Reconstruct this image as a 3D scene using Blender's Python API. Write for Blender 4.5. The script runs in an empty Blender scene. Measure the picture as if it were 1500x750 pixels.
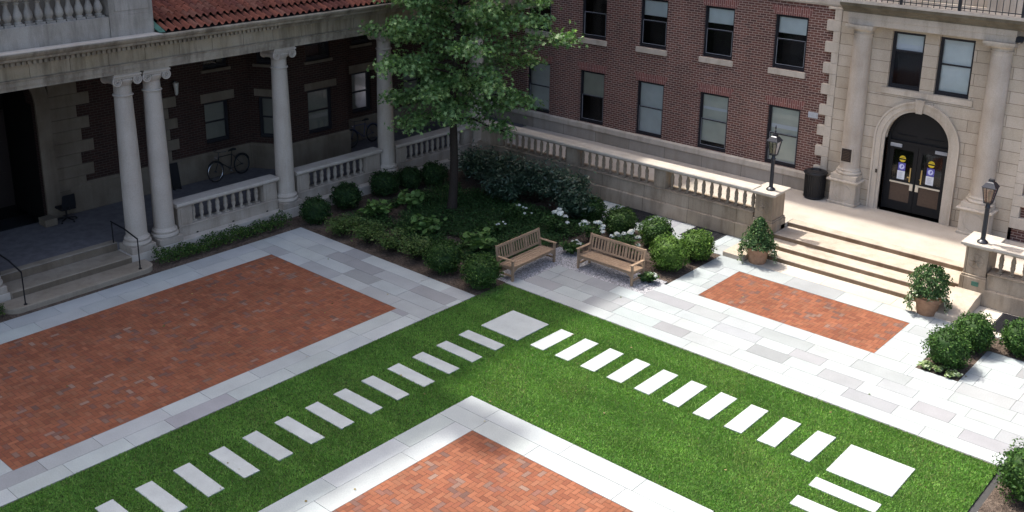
import bpy, bmesh, math, random
import numpy as np
from mathutils import Vector, Matrix
random.seed(7); rng = np.random.default_rng(11)
S = bpy.context.scene; COL = S.collection
R = math.radians; PI = math.pi

# ------------------------------------------------------------------ materials
class NT:
    def __init__(s, name):
        s.m = bpy.data.materials.new(name); s.m.use_nodes = True
        s.t = s.m.node_tree; s.b = s.t.nodes['Principled BSDF']; s.n = s.t.nodes; s.l = s.t.links
    def add(s, typ, ins=None, **kw):
        n = s.n.new(typ)
        for k, v in kw.items(): setattr(n, k, v)
        for k, v in (ins or {}).items():
            if isinstance(v, bpy.types.NodeSocket): s.l.new(v, n.inputs[k])
            else: n.inputs[k].default_value = v
        return n
    def pos(s, sc=(1, 1, 1)):
        g = s.add('ShaderNodeNewGeometry')
        return s.add('ShaderNodeVectorMath', {0: g.outputs['Position'], 1: sc}, operation='MULTIPLY').outputs[0]
    def noise(s, vec, scale, detail=4, rough=.55):
        return s.add('ShaderNodeTexNoise', {'Vector': vec, 'Scale': scale, 'Detail': detail, 'Roughness': rough}).outputs['Fac']
    def ramp(s, fac, stops):
        r = s.add('ShaderNodeValToRGB', {'Fac': fac}); e = r.color_ramp.elements
        while len(e) < len(stops): e.new(.5)
        for el, (p, c) in zip(e, stops): el.position = p; el.color = tuple(c) + (1,) if len(c) == 3 else c
        return r.outputs['Color']
    def mix(s, f, a, b, mode='MIX'):
        n = s.add('ShaderNodeMix', data_type='RGBA', blend_type=mode)
        for sock, v in ((n.inputs[0], f), (n.inputs[6], a), (n.inputs[7], b)):
            if isinstance(v, bpy.types.NodeSocket): s.l.new(v, sock)
            else: sock.default_value = v if isinstance(v, (int, float)) else (tuple(v) + (1,) if len(v) == 3 else v)
        return n.outputs[2]
    def bump(s, h, dist=.01, strength=.6):
        s.l.new(s.add('ShaderNodeBump', {'Height': h, 'Distance': dist, 'Strength': strength}).outputs[0], s.b.inputs['Normal'])
    def out(s, col, rough=.8, spec=.3, metal=0):
        if isinstance(col, bpy.types.NodeSocket): s.l.new(col, s.b.inputs['Base Color'])
        else: s.b.inputs['Base Color'].default_value = tuple(col) + (1,)
        if isinstance(rough, bpy.types.NodeSocket): s.l.new(rough, s.b.inputs['Roughness'])
        else: s.b.inputs['Roughness'].default_value = rough
        s.b.inputs['Specular IOR Level'].default_value = spec; s.b.inputs['Metallic'].default_value = metal
        return s.m
def g3(v): return (v, v, v)

def stone(name, ca, cb, streak=.5, dirt=(.30, .27, .24), joints=None, dark=(.45, .66), rough=.85):
    """weathered limestone; joints=(block length, block height) scores ashlar joints in UV metres"""
    t = NT(name)
    n1 = t.noise(t.pos(), 1.3, 6); n2 = t.noise(t.pos(), 38, 3, .7)
    c = t.ramp(n1, [(.3, ca), (.72, cb)])
    c = t.mix(.22, c, t.ramp(n2, [(.35, g3(.35)), (.65, g3(1.0))]), 'MULTIPLY')
    st = t.noise(t.pos((2.6, 2.6, .42)), 1.0, 7, .65)
    c = t.mix(t.add('ShaderNodeMath', {0: t.ramp(st, [(dark[0], g3(0)), (dark[1], g3(1))]), 1: streak}, operation='MULTIPLY').outputs[0], c, t.mix(1, c, dirt, 'MULTIPLY'))
    h = n2
    if joints:
        uv = t.add('ShaderNodeUVMap').outputs[0]
        b = t.add('ShaderNodeTexBrick', {'Vector': uv, 'Color1': (.86, .84, .80, 1), 'Color2': (1.0, 1.0, 1.0, 1), 'Mortar': (.30, .28, .25, 1), 'Scale': 1.0,
            'Mortar Size': .007, 'Mortar Smooth': .15, 'Brick Width': joints[0], 'Row Height': joints[1]})
        c = t.mix(1, c, b.outputs['Color'], 'MULTIPLY')
        h = t.mix(.75, n2, b.outputs['Fac']); h = t.add('ShaderNodeMath', {0: 1.0, 1: h}, operation='SUBTRACT').outputs[0]
    t.bump(h, .01, .5)
    return t.out(c, rough, .2)

def brickwall(name, c1, c2, mort, c3=None, bump=.5):
    t = NT(name); uv = t.add('ShaderNodeUVMap').outputs[0]
    wob = t.add('ShaderNodeTexNoise', {'Vector': uv, 'Scale': 3.0, 'Detail': 2})
    v = t.add('ShaderNodeVectorMath', {0: uv, 1: t.add('ShaderNodeVectorMath', {0: wob.outputs['Color'], 1: (.006, .006, 0)}, operation='MULTIPLY').outputs[0]}, operation='ADD').outputs[0]
    b = t.add('ShaderNodeTexBrick', {'Vector': v, 'Color1': c1 + (1,), 'Color2': c2 + (1,), 'Mortar': mort + (1,), 'Scale': 1.0, 'Mortar Size': .0105,
        'Mortar Smooth': .2, 'Bias': -.1, 'Brick Width': .232, 'Row Height': .0815}, offset=.5)
    # flemish headers: a second coarser brick pattern tints single bricks darker
    n = t.noise(uv, .55, 5); n2 = t.noise(t.pos((1.6, 1.6, .3)), .8, 5)
    c = t.mix(t.ramp(n, [(.35, g3(0)), (.7, g3(.55))]), b.outputs['Color'], t.mix(1, b.outputs['Color'], c3 or (.74, .70, .72), 'MULTIPLY'))
    c = t.mix(.5, c, t.ramp(n2, [(.3, g3(.5)), (.65, g3(1.0))]), 'MULTIPLY')
    c = t.mix(.35, c, t.ramp(t.noise(uv, 60, 2), [(.3, g3(.55)), (.7, g3(1.0))]), 'MULTIPLY')
    t.bump(t.add('ShaderNodeMath', {0: 1.0, 1: b.outputs['Fac']}, operation='SUBTRACT').outputs[0], .012, bump)
    return t.out(c, .85, .2)

def attr(name, rough=.8, spec=.3, nscale=45, namt=.3, big=.25, bump=.3, bigscale=.9, sub=0, trans=0, bdist=.006):
    """surface whose own colours sit in the mesh's Col attribute (slabs, pavers, leaves), broken up by noise"""
    t = NT(name); c = t.add('ShaderNodeVertexColor', layer_name='Col').outputs['Color']
    n = t.noise(t.pos(), nscale, 4, .65); n2 = t.noise(t.pos(), bigscale, 5)
    c = t.mix(namt, c, t.ramp(n, [(.3, g3(.45)), (.7, g3(1.25))]), 'MULTIPLY')
    c = t.mix(big, c, t.ramp(n2, [(.3, g3(.55)), (.7, g3(1.15))]), 'MULTIPLY')
    if bump: t.bump(n, bdist, bump)
    m = t.out(c, rough, spec)
    if trans:
        tr = t.add('ShaderNodeBsdfTranslucent', {'Color': t.mix(1, c, (1.0, 1.25, .55), 'MULTIPLY')})
        ms = t.add('ShaderNodeMixShader', {0: trans, 1: t.b.outputs[0], 2: tr.outputs[0]})
        t.l.new(ms.outputs[0], t.n['Material Output'].inputs['Surface'])
    return m
def plain(name, c, rough=.6, spec=.4, metal=0, var=.25, nscale=18, bump=.15):
    t = NT(name); n = t.noise(t.pos(), nscale, 4)
    col = t.mix(var, c, t.ramp(n, [(.3, g3(.4)), (.7, g3(1.3))]), 'MULTIPLY')
    if bump: t.bump(n, .004, bump)
    return t.out(col, rough, spec, metal)

M = {}
M['lime'] = stone('weathered_limestone', (.33, .295, .245), (.43, .39, .335), .45)
M['porchstone'] = stone('grey_porch_stone', (.35, .30, .24), (.44, .39, .325), .5, (.50, .46, .41))
M['entab'] = stone('stained_entablature_stone', (.29, .25, .185), (.39, .345, .27), .75, (.34, .31, .30), dark=(.44, .66))
M['entabj'] = stone('stained_frieze_stone', (.33, .27, .175), (.40, .35, .265), .75, (.38, .35, .33), (1.05, 50.0), dark=(.46, .68))
M['parapet'] = stone('grey_parapet_stone', (.31, .285, .24), (.41, .38, .33), .75, (.45, .43, .41))
M['colstone'] = stone('column_limestone', (.425, .375, .31), (.50, .45, .38), .45, (.62, .58, .52), dark=(.50, .72))
M['ashlar'] = stone('ashlar_limestone', (.50, .425, .335), (.58, .51, .415), .3, (.62, .57, .52), (2.1, .352))
M['buff'] = stone('buff_limestone', (.50, .435, .35), (.60, .53, .44), .5, (.55, .5, .45))
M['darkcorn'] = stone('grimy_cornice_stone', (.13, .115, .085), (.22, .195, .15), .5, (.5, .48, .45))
M['base'] = stone('base_course_stone', (.36, .315, .26), (.45, .40, .34), .35, (.6, .56, .52), (1.6, 5))
M['terr'] = stone('terrace_wall_stone', (.33, .27, .20), (.44, .37, .285), .6, (.50, .45, .40), (1.72, 5))
M['cap'] = stone('rail_limestone', (.45, .405, .34), (.53, .485, .42), .35, (.6, .56, .5))
M['step'] = stone('step_stone', (.41, .345, .27), (.53, .455, .365), .35, (.5, .42, .36))
M['darkriser'] = stone('dark_riser_stone', (.13, .105, .075), (.19, .155, .115), .5, (.6, .55, .5))  # darker stone laid on the porch riser faces only
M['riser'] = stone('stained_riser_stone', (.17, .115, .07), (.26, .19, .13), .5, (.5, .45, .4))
M['porchstep'] = stone('worn_step_stone', (.25, .21, .155), (.34, .295, .23), .4, (.5, .45, .42))
M['brick'] = brickwall('red_brown_brick', (.195, .085, .066), (.108, .058, .051), (.47, .365, .30))
M['brickdark'] = brickwall('dark_porch_brick', (.058, .027, .020), (.036, .020, .016), (.078, .062, .05))  # brick darkened to carry the porch's deep shade
M['shadestone'] = stone('shade_dark_porch_stone', (.145, .118, .085), (.21, .175, .13), .5, (.6, .56, .52))  # darker copy of the porch stone, with the porch shade in its colour
def soldier():
    t = NT('soldier_brick'); uv = t.add('ShaderNodeUVMap').outputs[0]
    sp = t.add('ShaderNodeSeparateXYZ', {0: uv}); cb = t.add('ShaderNodeCombineXYZ', {0: sp.outputs[1], 1: sp.outputs[0]}).outputs[0]
    b = t.add('ShaderNodeTexBrick', {'Vector': cb, 'Color1': (.22, .082, .068, 1), 'Color2': (.15, .062, .056, 1), 'Mortar': (.40, .28, .235, 1), 'Scale': 1.0,
        'Mortar Size': .008, 'Brick Width': .32, 'Row Height': .078})
    t.bump(t.add('ShaderNodeMath', {0: 1.0, 1: b.outputs['Fac']}, operation='SUBTRACT').outputs[0], .01, .4)
    return t.out(b.outputs['Color'], .85, .2)
M['soldier'] = soldier()
M['slab'] = attr('bluestone_slab', .75, .25, 42, .30, .26, .25, 1.4)
M['stepstone'] = attr('pale_granite_slab', .8, .2, 70, .32, .30, .25, 2.2)
M['paver'] = attr('clay_paver', .85, .2, 55, .4, .42, .4, .8)
M['joint'] = plain('sandy_joint', (.075, .052, .04), .95, .1)
M['slabjoint'] = plain('mortar_joint', (.15, .145, .135), .95, .1)
M['grass'] = attr('grass_blade', .6, .25, 6, .35, .45, 0, .7, trans=.3)
M['leafbox'] = attr('boxwood_leaf', .62, .18, 9, .3, .3, 0, 3, trans=.2)
M['leafsoft'] = attr('soft_leaf', .6, .3, 9, .3, .2, 0, 3, trans=.3)
M['leafgloss'] = attr('glossy_leaf', .38, .45, 9, .3, .3, 0, 2, trans=.1)
M['leaftree'] = attr('maple_like_leaf', .5, .4, 5, .3, .35, 0, .8, trans=.3)
M['petal'] = attr('white_petal', .7, .2, 40, .15, 0, 0)
M['tile'] = attr('clay_roof_tile', .8, .25, 40, .35, .35, .3)
M['bark'] = plain('grey_brown_bark', (.042, .034, .028), .95, .1, 0, .6, 30, .8)
M['thatch'] = plain('green_thatch', (.030, .062, .014), .95, .1, 0, .5, 25)
M['soil'] = plain('dark_soil', (.045, .032, .022), .95, .1)
def mulch():
    t = NT('bark_mulch'); v = t.add('ShaderNodeTexVoronoi', {'Vector': t.pos((1, 1, 1)), 'Scale': 26.0})
    n = t.noise(t.pos(), 2.2, 6)
    c = t.mix(.65, t.ramp(n, [(.3, (.060, .046, .036)), (.7, (.125, .098, .078))]), t.ramp(v.outputs['Color'], [(.1, g3(.35)), (.9, g3(1.5))]), 'MULTIPLY')
    t.bump(v.outputs['Distance'], .03, .9); return t.out(c, .95, .1)
M['mulch'] = mulch()
def gravel():
    t = NT('grey_gravel'); v = t.add('ShaderNodeTexVoronoi', {'Vector': t.pos(), 'Scale': 34.0})
    c = t.ramp(v.outputs['Color'], [(.15, (.13, .13, .14)), (.5, (.27, .27, .28)), (.85, (.46, .46, .47))])
    t.bump(t.add('ShaderNodeMath', {0: 1.0, 1: v.outputs['Distance']}, operation='SUBTRACT').outputs[0], .02, .9); return t.out(c, .9, .15)
M['gravel'] = gravel()
def terracefloor():
    t = NT('exposed_aggregate_terrace'); n = t.noise(t.pos(), 46, 4, .75); n2 = t.noise(t.pos(), .9, 5)
    c = t.mix(.4, t.ramp(n2, [(.3, (.41, .36, .295)), (.7, (.51, .455, .385))]), t.ramp(n, [(.35, g3(.45)), (.65, g3(1.2))]), 'MULTIPLY')
    t.bump(n, .006, .4); return t.out(c, .9, .15)
M['terrace'] = terracefloor()
M['porchfloor'] = plain('grey_porch_flagstone', (.145, .138, .14), .8, .2, 0, .4, 5)  # floor tone darkened, part of the porch shade is in the colour
M['asphalt'] = plain('asphalt', (.05, .05, .05), .9, .2)
M['black'] = plain('black_paint', (.010, .010, .011), .55, .25)
M['winframe'] = plain('black_window_frame', (.014, .014, .018), .5, .4)
M['sash'] = plain('grey_storm_sash', (.30, .31, .33), .5, .5)
M['lampmetal'] = plain('dark_lamp_metal', (.028, .030, .036), .35, .5, .3)
M['bin'] = plain('black_bin_metal', (.012, .012, .013), .5, .4)
M['dark'] = plain('dark_interior', (.012, .011, .010), .9, .1)
M['room'] = plain('dim_room', (.035, .03, .027), .9, .1)
M['blind'] = plain('pale_roller_blind', (.78, .80, .77), .85, .2, 0, .12, 3, 0)
M['blind2'] = plain('beige_roller_blind', (.66, .66, .57), .85, .2, 0, .15, 3, 0)
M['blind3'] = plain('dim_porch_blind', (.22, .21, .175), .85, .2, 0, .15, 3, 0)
M['teak'] = None
def teak():
    t = NT('weathered_teak'); n = t.noise(t.pos((3, 3, 14)), 5, 6, .7); n2 = t.noise(t.pos(), 1.6, 3)
    c = t.mix(.5, t.ramp(n, [(.3, (.20, .132, .082)), (.7, (.36, .262, .175))]), t.ramp(n2, [(.3, g3(.7)), (.7, g3(1.15))]), 'MULTIPLY')
    t.bump(n, .003, .3); return t.out(c, .75, .25)
M['teak'] = teak()
M['terracotta'] = plain('terracotta', (.36, .21, .13), .85, .2, 0, .45, 9)
M['doorwood'] = plain('dark_brown_door', (.022, .014, .011), .5, .4)
M['copper'] = plain('green_copper', (.07, .17, .125), .7, .3, 0, .5, 7)
M['paper'] = plain('white_paper', (.75, .76, .78), .8, .2, 0, .05)
M['yellow'] = plain('yellow_sticker', (.70, .52, .03), .6, .3, 0, .05)
M['violet'] = plain('violet_sticker', (.12, .11, .42), .6, .3, 0, .1)
M['lilac'] = plain('lilac_print', (.62, .64, .86), .6, .3, 0, .05)
M['steel'] = plain('brushed_steel', (.60, .58, .53), .35, .5, .8, .1)
M['brass'] = plain('brass_bar', (.55, .40, .16), .4, .5, .6, .1)
M['kick'] = plain('brown_kick_panel', (.10, .066, .045), .6, .3)
M['bronze'] = plain('dark_bronze', (.035, .026, .022), .5, .4, .4, .4, 40, .5)
M['grate'] = plain('dark_iron_grate', (.022, .022, .026), .55, .4)
M['bluepaint'] = plain('blue_bicycle_paint', (.025, .032, .085), .4, .5)
M['rubber'] = plain('black_rubber', (.015, .015, .015), .8, .3)
M['chrome'] = plain('chrome', (.6, .6, .6), .25, .5, .9, .1)
M['chairfab'] = plain('black_fabric', (.012, .012, .014), .9, .2)
M['vent'] = plain('grey_vent', (.50, .51, .52), .6, .3)
M['pearl'] = plain('milky_glass_shade', (.55, .52, .46), .4, .4)
def glass(name, tint, refl=.10):
    t = NT(name); tr = t.add('ShaderNodeBsdfTransparent', {'Color': tint + (1,)}); gl = t.add('ShaderNodeBsdfGlossy', {'Color': (.9, .93, 1, 1), 'Roughness': .06})
    fr = t.add('ShaderNodeFresnel', {'IOR': 1.5}).outputs[0]
    f = t.add('ShaderNodeMath', {0: fr, 1: refl}, operation='ADD').outputs[0]
    ms = t.add('ShaderNodeMixShader', {0: f, 1: tr.outputs[0], 2: gl.outputs[0]})
    t.l.new(ms.outputs[0], t.n['Material Output'].inputs['Surface']); return t.m
M['glass'] = glass('window_glass', (.93, .95, .94), .0)
M['lampglass'] = glass('lantern_glass', (.80, .76, .68), .06)

# ------------------------------------------------------------------ mesh helpers
ORG = {}
class Frame:
    """a vertical plane: u runs along it, d stands out from it, z is height"""
    def __init__(s, o, t, n): s.o, s.t, s.n = o, t, n
    def __call__(s, u, d, z): return (s.o[0] + s.t[0] * u + s.n[0] * d, s.o[1] + s.t[1] * u + s.n[1] * d, z)
def FR(Y): return Frame((0, Y), (1, 0), (0, -1))      # right building: u = X, outward = -Y
def FL(X): return Frame((X, 0), (0, 1), (1, 0))       # left building: u = Y, outward = +X
class MB:
    def __init__(s): s.v = []; s.f = []; s.c = []
    def pts(s, ps): i = len(s.v); s.v += [tuple(p) for p in ps]; return i
    def face(s, ps, c=None):
        i = s.pts(ps); s.f.append(list(range(i, i + len(ps)))); s.c.append(c); return s
    def hexa(s, p, c=None):
        i = s.pts(p)
        for q in ((0, 3, 2, 1), (4, 5, 6, 7), (0, 1, 5, 4), (1, 2, 6, 5), (2, 3, 7, 6), (3, 0, 4, 7)): s.f.append([i + k for k in q]); s.c.append(c)
        return s
    def box(s, x0, x1, y0, y1, z0, z1, c=None):
        return s.hexa([(x0, y0, z0), (x1, y0, z0), (x1, y1, z0), (x0, y1, z0), (x0, y0, z1), (x1, y0, z1), (x1, y1, z1), (x0, y1, z1)], c)
    def fbox(s, F, u0, u1, d0, d1, z0, z1):
        return s.hexa([F(u0, d0, z0), F(u1, d0, z0), F(u1, d1, z0), F(u0, d1, z0), F(u0, d0, z1), F(u1, d0, z1), F(u1, d1, z1), F(u0, d1, z1)])
    def fprof(s, F, prof, u0, u1):
        """extrude a (d, z) outline along u"""
        i = s.pts([F(u0, d, z) for d, z in prof]); j = s.pts([F(u1, d, z) for d, z in prof]); n = len(prof)
        for k in range(n): s.f.append([i + k, i + (k + 1) % n, j + (k + 1) % n, j + k]); s.c.append(None)
        s.f.append([i + k for k in range(n)]); s.f.append([j + n - 1 - k for k in range(n)]); s.c += [None, None]; return s
    def fpoly(s, F, poly, d0, d1):
        """extrude a (u, z) outline in d"""
        n = len(poly); i = s.pts([F(u, d0, z) for u, z in poly]); j = s.pts([F(u, d1, z) for u, z in poly])
        for k in range(n): s.f.append([i + k, i + (k + 1) % n, j + (k + 1) % n, j + k]); s.c.append(None)
        s.f.append([j + k for k in range(n)]); s.f.append([i + n - 1 - k for k in range(n)]); s.c += [None, None]; return s
    def prism(s, poly, z0, z1):
        n = len(poly); i = s.pts([(x, y, z0) for x, y in poly]); j = s.pts([(x, y, z1) for x, y in poly])
        for k in range(n): s.f.append([i + k, i + (k + 1) % n, j + (k + 1) % n, j + k]); s.c.append(None)
        s.f.append([j + k for k in range(n)]); s.f.append([i + n - 1 - k for k in range(n)]); s.c += [None, None]; return s
    def lathe(s, x, y, prof, n=24):
        i0 = None
        for r, z in prof:
            i = s.pts([(x + r * math.cos(2 * PI * k / n), y + r * math.sin(2 * PI * k / n), z) for k in range(n)])
            if i0 is not None:
                for k in range(n): s.f.append([i0 + k, i0 + (k + 1) % n, i + (k + 1) % n, i + k]); s.c.append(None)
            else: s.f.append([i + n - 1 - k for k in range(n)]); s.c.append(None)
            i0 = i
        s.f.append([i0 + k for k in range(n)]); s.c.append(None); return s
    def tube(s, ps, r, n=8, closed=False, c=None):
        ps = [Vector(p) for p in ps]; m = len(ps); rr = r if isinstance(r, (list, tuple)) else [r] * m; rings = []
        ref = None
        for k, p in enumerate(ps):
            a = ps[(k - 1) % m] if (k or closed) else p; b = ps[(k + 1) % m] if (k < m - 1 or closed) else p
            d = (b - a).normalized()
            if ref is None or abs(ref.dot(d)) > .98: ref = Vector((0, 0, 1)) if abs(d.z) < .9 else Vector((1, 0, 0))
            x = d.cross(ref).normalized(); y = x.cross(d).normalized(); ref = y
            rings.append(s.pts([p + (x * math.cos(2 * PI * q / n) + y * math.sin(2 * PI * q / n)) * rr[k] for q in range(n)]))
        for k in range(m if closed else m - 1):
            i, j = rings[k], rings[(k + 1) % m]
            for q in range(n): s.f.append([i + q, i + (q + 1) % n, j + (q + 1) % n, j + q]); s.c.append(c)
        if not closed:
            s.f.append([rings[0] + n - 1 - q for q in range(n)]); s.f.append([rings[-1] + q for q in range(n)]); s.c += [c, c]
        return s
    def disc(s, F, u, z, r, d, n=20):
        return s.face([F(u + r * math.cos(2 * PI * k / n), d, z + r * math.sin(2 * PI * k / n)) for k in range(n)])
    def wall(s, F, u0, u1, z0, z1, holes, depth=.12, d=0):
        """flat wall with rectangular openings and their reveals"""
        us = sorted(set([u0, u1] + [h for q in holes for h in q[:2]])); zs = sorted(set([z0, z1] + [h for q in holes for h in q[2:4]]))
        for a, b in zip(us, us[1:]):
            for e, g in zip(zs, zs[1:]):
                if any(q[0] <= a and b <= q[1] and q[2] <= e and g <= q[3] for q in holes): continue
                s.face([F(a, d, e), F(b, d, e), F(b, d, g), F(a, d, g)])
        for a, b, e, g in [q[:4] for q in holes]:
            D = d - depth
            s.face([F(a, d, e), F(a, d, g), F(a, D, g), F(a, D, e)]); s.face([F(b, d, e), F(b, d, g), F(b, D, g), F(b, D, e)])
            s.face([F(a, d, g), F(b, d, g), F(b, D, g), F(a, D, g)]); s.face([F(a, d, e), F(b, d, e), F(b, D, e), F(a, D, e)])
        return s
    def archfill(s, F, uc, r, zs, ztop, d, n=24):
        """wall face between a half-round arch and the rectangle round it"""
        for k in range(n):
            a, b = PI * k / n, PI * (k + 1) / n
            p, q = (uc + r * math.cos(a), zs + r * math.sin(a)), (uc + r * math.cos(b), zs + r * math.sin(b))
            s.face([F(p[0], d, p[1]), F(q[0], d, q[1]), F(q[0], d, ztop), F(p[0], d, ztop)])
        return s
    def ring(s, F, uc, zs, r0, r1, d0, d1, zb, n=28):
        """arch band with straight legs down to zb"""
        P = [(r0, zb)] ; inner = [(uc + r0, zb)] + [(uc + r0 * math.cos(PI * k / n), zs + r0 * math.sin(PI * k / n)) for k in range(n + 1)] + [(uc - r0, zb)]
        outer = [(uc + r1, zb)] + [(uc + r1 * math.cos(PI * k / n), zs + r1 * math.sin(PI * k / n)) for k in range(n + 1)] + [(uc - r1, zb)]
        for k in range(len(inner) - 1):
            a, b, c, e = inner[k], inner[k + 1], outer[k + 1], outer[k]
            s.hexa([F(a[0], d0, a[1]), F(b[0], d0, b[1]), F(c[0], d0, c[1]), F(e[0], d0, e[1]), F(a[0], d1, a[1]), F(b[0], d1, b[1]), F(c[0], d1, c[1]), F(e[0], d1, e[1])])
        return s
    def mesh(s, name, off=(0, 0, 0), smooth=False, bevel=0):
        me = bpy.data.meshes.new(name); o = Vector(off)
        me.from_pydata([Vector(p) - o for p in s.v], [], s.f)
        if any(c is not None for c in s.c):
            ca = me.color_attributes.new('Col', 'FLOAT_COLOR', 'CORNER'); arr = np.ones((len(me.loops), 4), np.float32); li = 0
            for f, c in zip(s.f, s.c): arr[li:li + len(f), :3] = c if c is not None else (.5, .5, .5); li += len(f)
            ca.data.foreach_set('color', arr.ravel())
        bm = bmesh.new(); bm.from_mesh(me)
        bmesh.ops.recalc_face_normals(bm, faces=bm.faces)
        if bevel:
            bmesh.ops.remove_doubles(bm, verts=bm.verts, dist=1e-4)
            es = [e for e in bm.edges if len(e.link_faces) == 2 and e.calc_face_angle(0) > R(40)]
            try: bmesh.ops.bevel(bm, geom=es, offset=bevel, segments=1, affect='EDGES', clamp_overlap=True)
            except Exception: pass
        uvl = bm.loops.layers.uv.new('UVMap')
        for f in bm.faces:
            n = f.normal
            if abs(n.z) > .8: t = None
            else:
                h = math.hypot(n.x, n.y) or 1; t = (-n.y / h, n.x / h)
                if t[0] + t[1] < 0: t = (-t[0], -t[1])
            for l in f.loops:
                p = l.vert.co + o
                l[uvl].uv = (p.x, p.y) if t is None else (p.x * t[0] + p.y * t[1], p.z)
            f.smooth = smooth
        bm.to_mesh(me); bm.free()
        if smooth:
            me.set_sharp_from_angle(angle=R(38))
        return me
    def build(s, name, mat, parent=None, smooth=False, loc=None, bevel=0):
        if parent is not None: off = ORG[parent]
        else:
            if loc is None:
                a = np.array(s.v); lo, hi = a.min(0), a.max(0); loc = ((lo[0] + hi[0]) / 2, (lo[1] + hi[1]) / 2, lo[2])
            off = loc
        me = s.mesh(name, off, smooth, bevel)
        if mat: me.materials.append(mat)
        return link(name, me, parent, None if parent is not None else off)
def link(name, me, parent=None, loc=None, off=None):
    ob = bpy.data.objects.new(name, me); COL.objects.link(ob)
    if parent is not None: ob.parent = parent; ORG[ob] = ORG[parent]
    if loc is not None: ob.location = loc
    if parent is None: ORG[ob] = tuple(off if off is not None else (loc or (0, 0, 0)))
    return ob
def tag(o, label, cat, group=None, kind=None):
    if label: o['label'] = label
    if cat: o['category'] = cat
    if group: o['group'] = group
    if kind: o['kind'] = kind
    return o
def thing(name, loc, label, cat, group=None, local=False):
    o = bpy.data.objects.new(name, None); COL.objects.link(o); o.location = loc; o.empty_display_size = .3
    ORG[o] = (0, 0, 0) if local else tuple(loc)
    return tag(o, label, cat, group)
def struct(o, label=None, cat=None): o['kind'] = 'structure'; o['label'] = label or o.name.replace('_', ' '); o['category'] = cat or 'ground'; return o
def kids(o): return [c for c in bpy.data.objects if c.parent == o]
def copy_tree(o, parent=None, keep=()):
    c = o.copy(); COL.objects.link(c); c.parent = parent; ORG[c] = ORG[o]
    for ch in kids(o): copy_tree(ch, c)
    return c
def inst(name, me, parent, loc):
    """one more object sharing a mesh, placed in world metres under its thing"""
    o = bpy.data.objects.new(name, me); COL.objects.link(o); o.parent = parent
    g = ORG[parent]; o.location = (loc[0] - g[0], loc[1] - g[1], loc[2] - g[2]); ORG[o] = tuple(loc); return o

def fastmesh(name, V, F, C, mat, parent=None, off=(0, 0, 0)):
    """numpy mesh: V (n,3), F (m,k) same-size faces, C (m,3) face colours"""
    me = bpy.data.meshes.new(name); V = np.asarray(V, np.float32) - np.array(off, np.float32); m, k = F.shape
    me.vertices.add(len(V)); me.vertices.foreach_set('co', V.ravel())
    me.loops.add(m * k); me.loops.foreach_set('vertex_index', F.astype(np.int32).ravel())
    me.polygons.add(m); me.polygons.foreach_set('loop_start', np.arange(0, m * k, k, dtype=np.int32))
    ca = me.color_attributes.new('Col', 'FLOAT_COLOR', 'CORNER')
    arr = np.ones((m, k, 4), np.float32); arr[:, :, :3] = C[:, None, :]; ca.data.foreach_set('color', arr.ravel())
    me.update(calc_edges=True); me.validate()
    if mat: me.materials.append(mat)
    return link(name, me, parent, None if parent is not None else off)

# ------------------------------------------------------------------ camera (solved from the photograph's vanishing lines)
F_PX, CX, CY = 1509.473, 760.694, 221.4545
def cam_axes(yaw, pitch, roll):
    cy, sy, cp, sp, cr, sr = math.cos(yaw), math.sin(yaw), math.cos(pitch), math.sin(pitch), math.cos(roll), math.sin(roll)
    f = np.array([sy * cp, cy * cp, -sp]); r = np.array([cy, -sy, 0.]); d = np.cross(f, r)
    return r * cr + d * sr, -r * sr + d * cr, f
RX, DN, FW = cam_axes(-.7167771, .2867541, -.0123555)
CAM = np.array([0, 0, 11.5])
cam = bpy.data.cameras.new('camera'); co = bpy.data.objects.new('camera', cam); COL.objects.link(co); S.camera = co
mw = Matrix.Identity(4)
for i, ax in enumerate((RX, -DN, -FW)):
    for j in range(3): mw[j][i] = ax[j]
    mw[i][3] = CAM[i]
co.matrix_world = mw
cam.sensor_width = 36; cam.lens = F_PX / 1500 * 36; cam.shift_x = (750 - CX) / 1500; cam.shift_y = (CY - 375) / 1500
cam.clip_end = 2000; cam.clip_start = .1

# ------------------------------------------------------------------ light
w = bpy.data.worlds.new('World'); S.world = w; w.use_nodes = True; wt = w.node_tree
SUN_EL, SUN_AZ = R(61.5), R(-3.0)      # shadows fall towards +X, turned AZ towards +Y
sky = wt.nodes.new('ShaderNodeTexSky'); sky.sky_type = 'NISHITA'; sky.sun_disc = False; sky.sun_elevation = SUN_EL
sdir = Vector((-math.cos(SUN_EL) * math.cos(SUN_AZ), -math.cos(SUN_EL) * math.sin(SUN_AZ), math.sin(SUN_EL)))   # towards the sun
sky.sun_rotation = math.atan2(sdir.x, sdir.y); sky.air_density = .75; sky.dust_density = 5.0; sky.ozone_density = .3
wt.links.new(sky.outputs[0], wt.nodes['Background'].inputs[0]); wt.nodes['Background'].inputs[1].default_value = .15
sl = bpy.data.lights.new('sun', 'SUN'); sl.energy = 2.0; sl.angle = R(1.0); sl.color = (1.0, .96, .90)
so = bpy.data.objects.new('sun', sl); COL.objects.link(so); so.rotation_euler = sdir.to_track_quat('Z', 'Y').to_euler(); so.location = (-30, 10, 60)
vs = S.view_settings; vs.view_transform = 'Standard'; vs.look = 'None'; vs.gamma = 1; vs.exposure = 1.62; vs.use_curve_mapping = False
S.render.engine = 'CYCLES'

# ------------------------------------------------------------------ ground
g = MB(); g.face([(-400, -400, -.05), (400, -400, -.05), (400, 400, -.05), (-400, 400, -.05)])
struct(g.build('ground', M['asphalt'], loc=(0, 0, -.05)), 'ground under and around the courtyard', 'ground')

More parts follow.
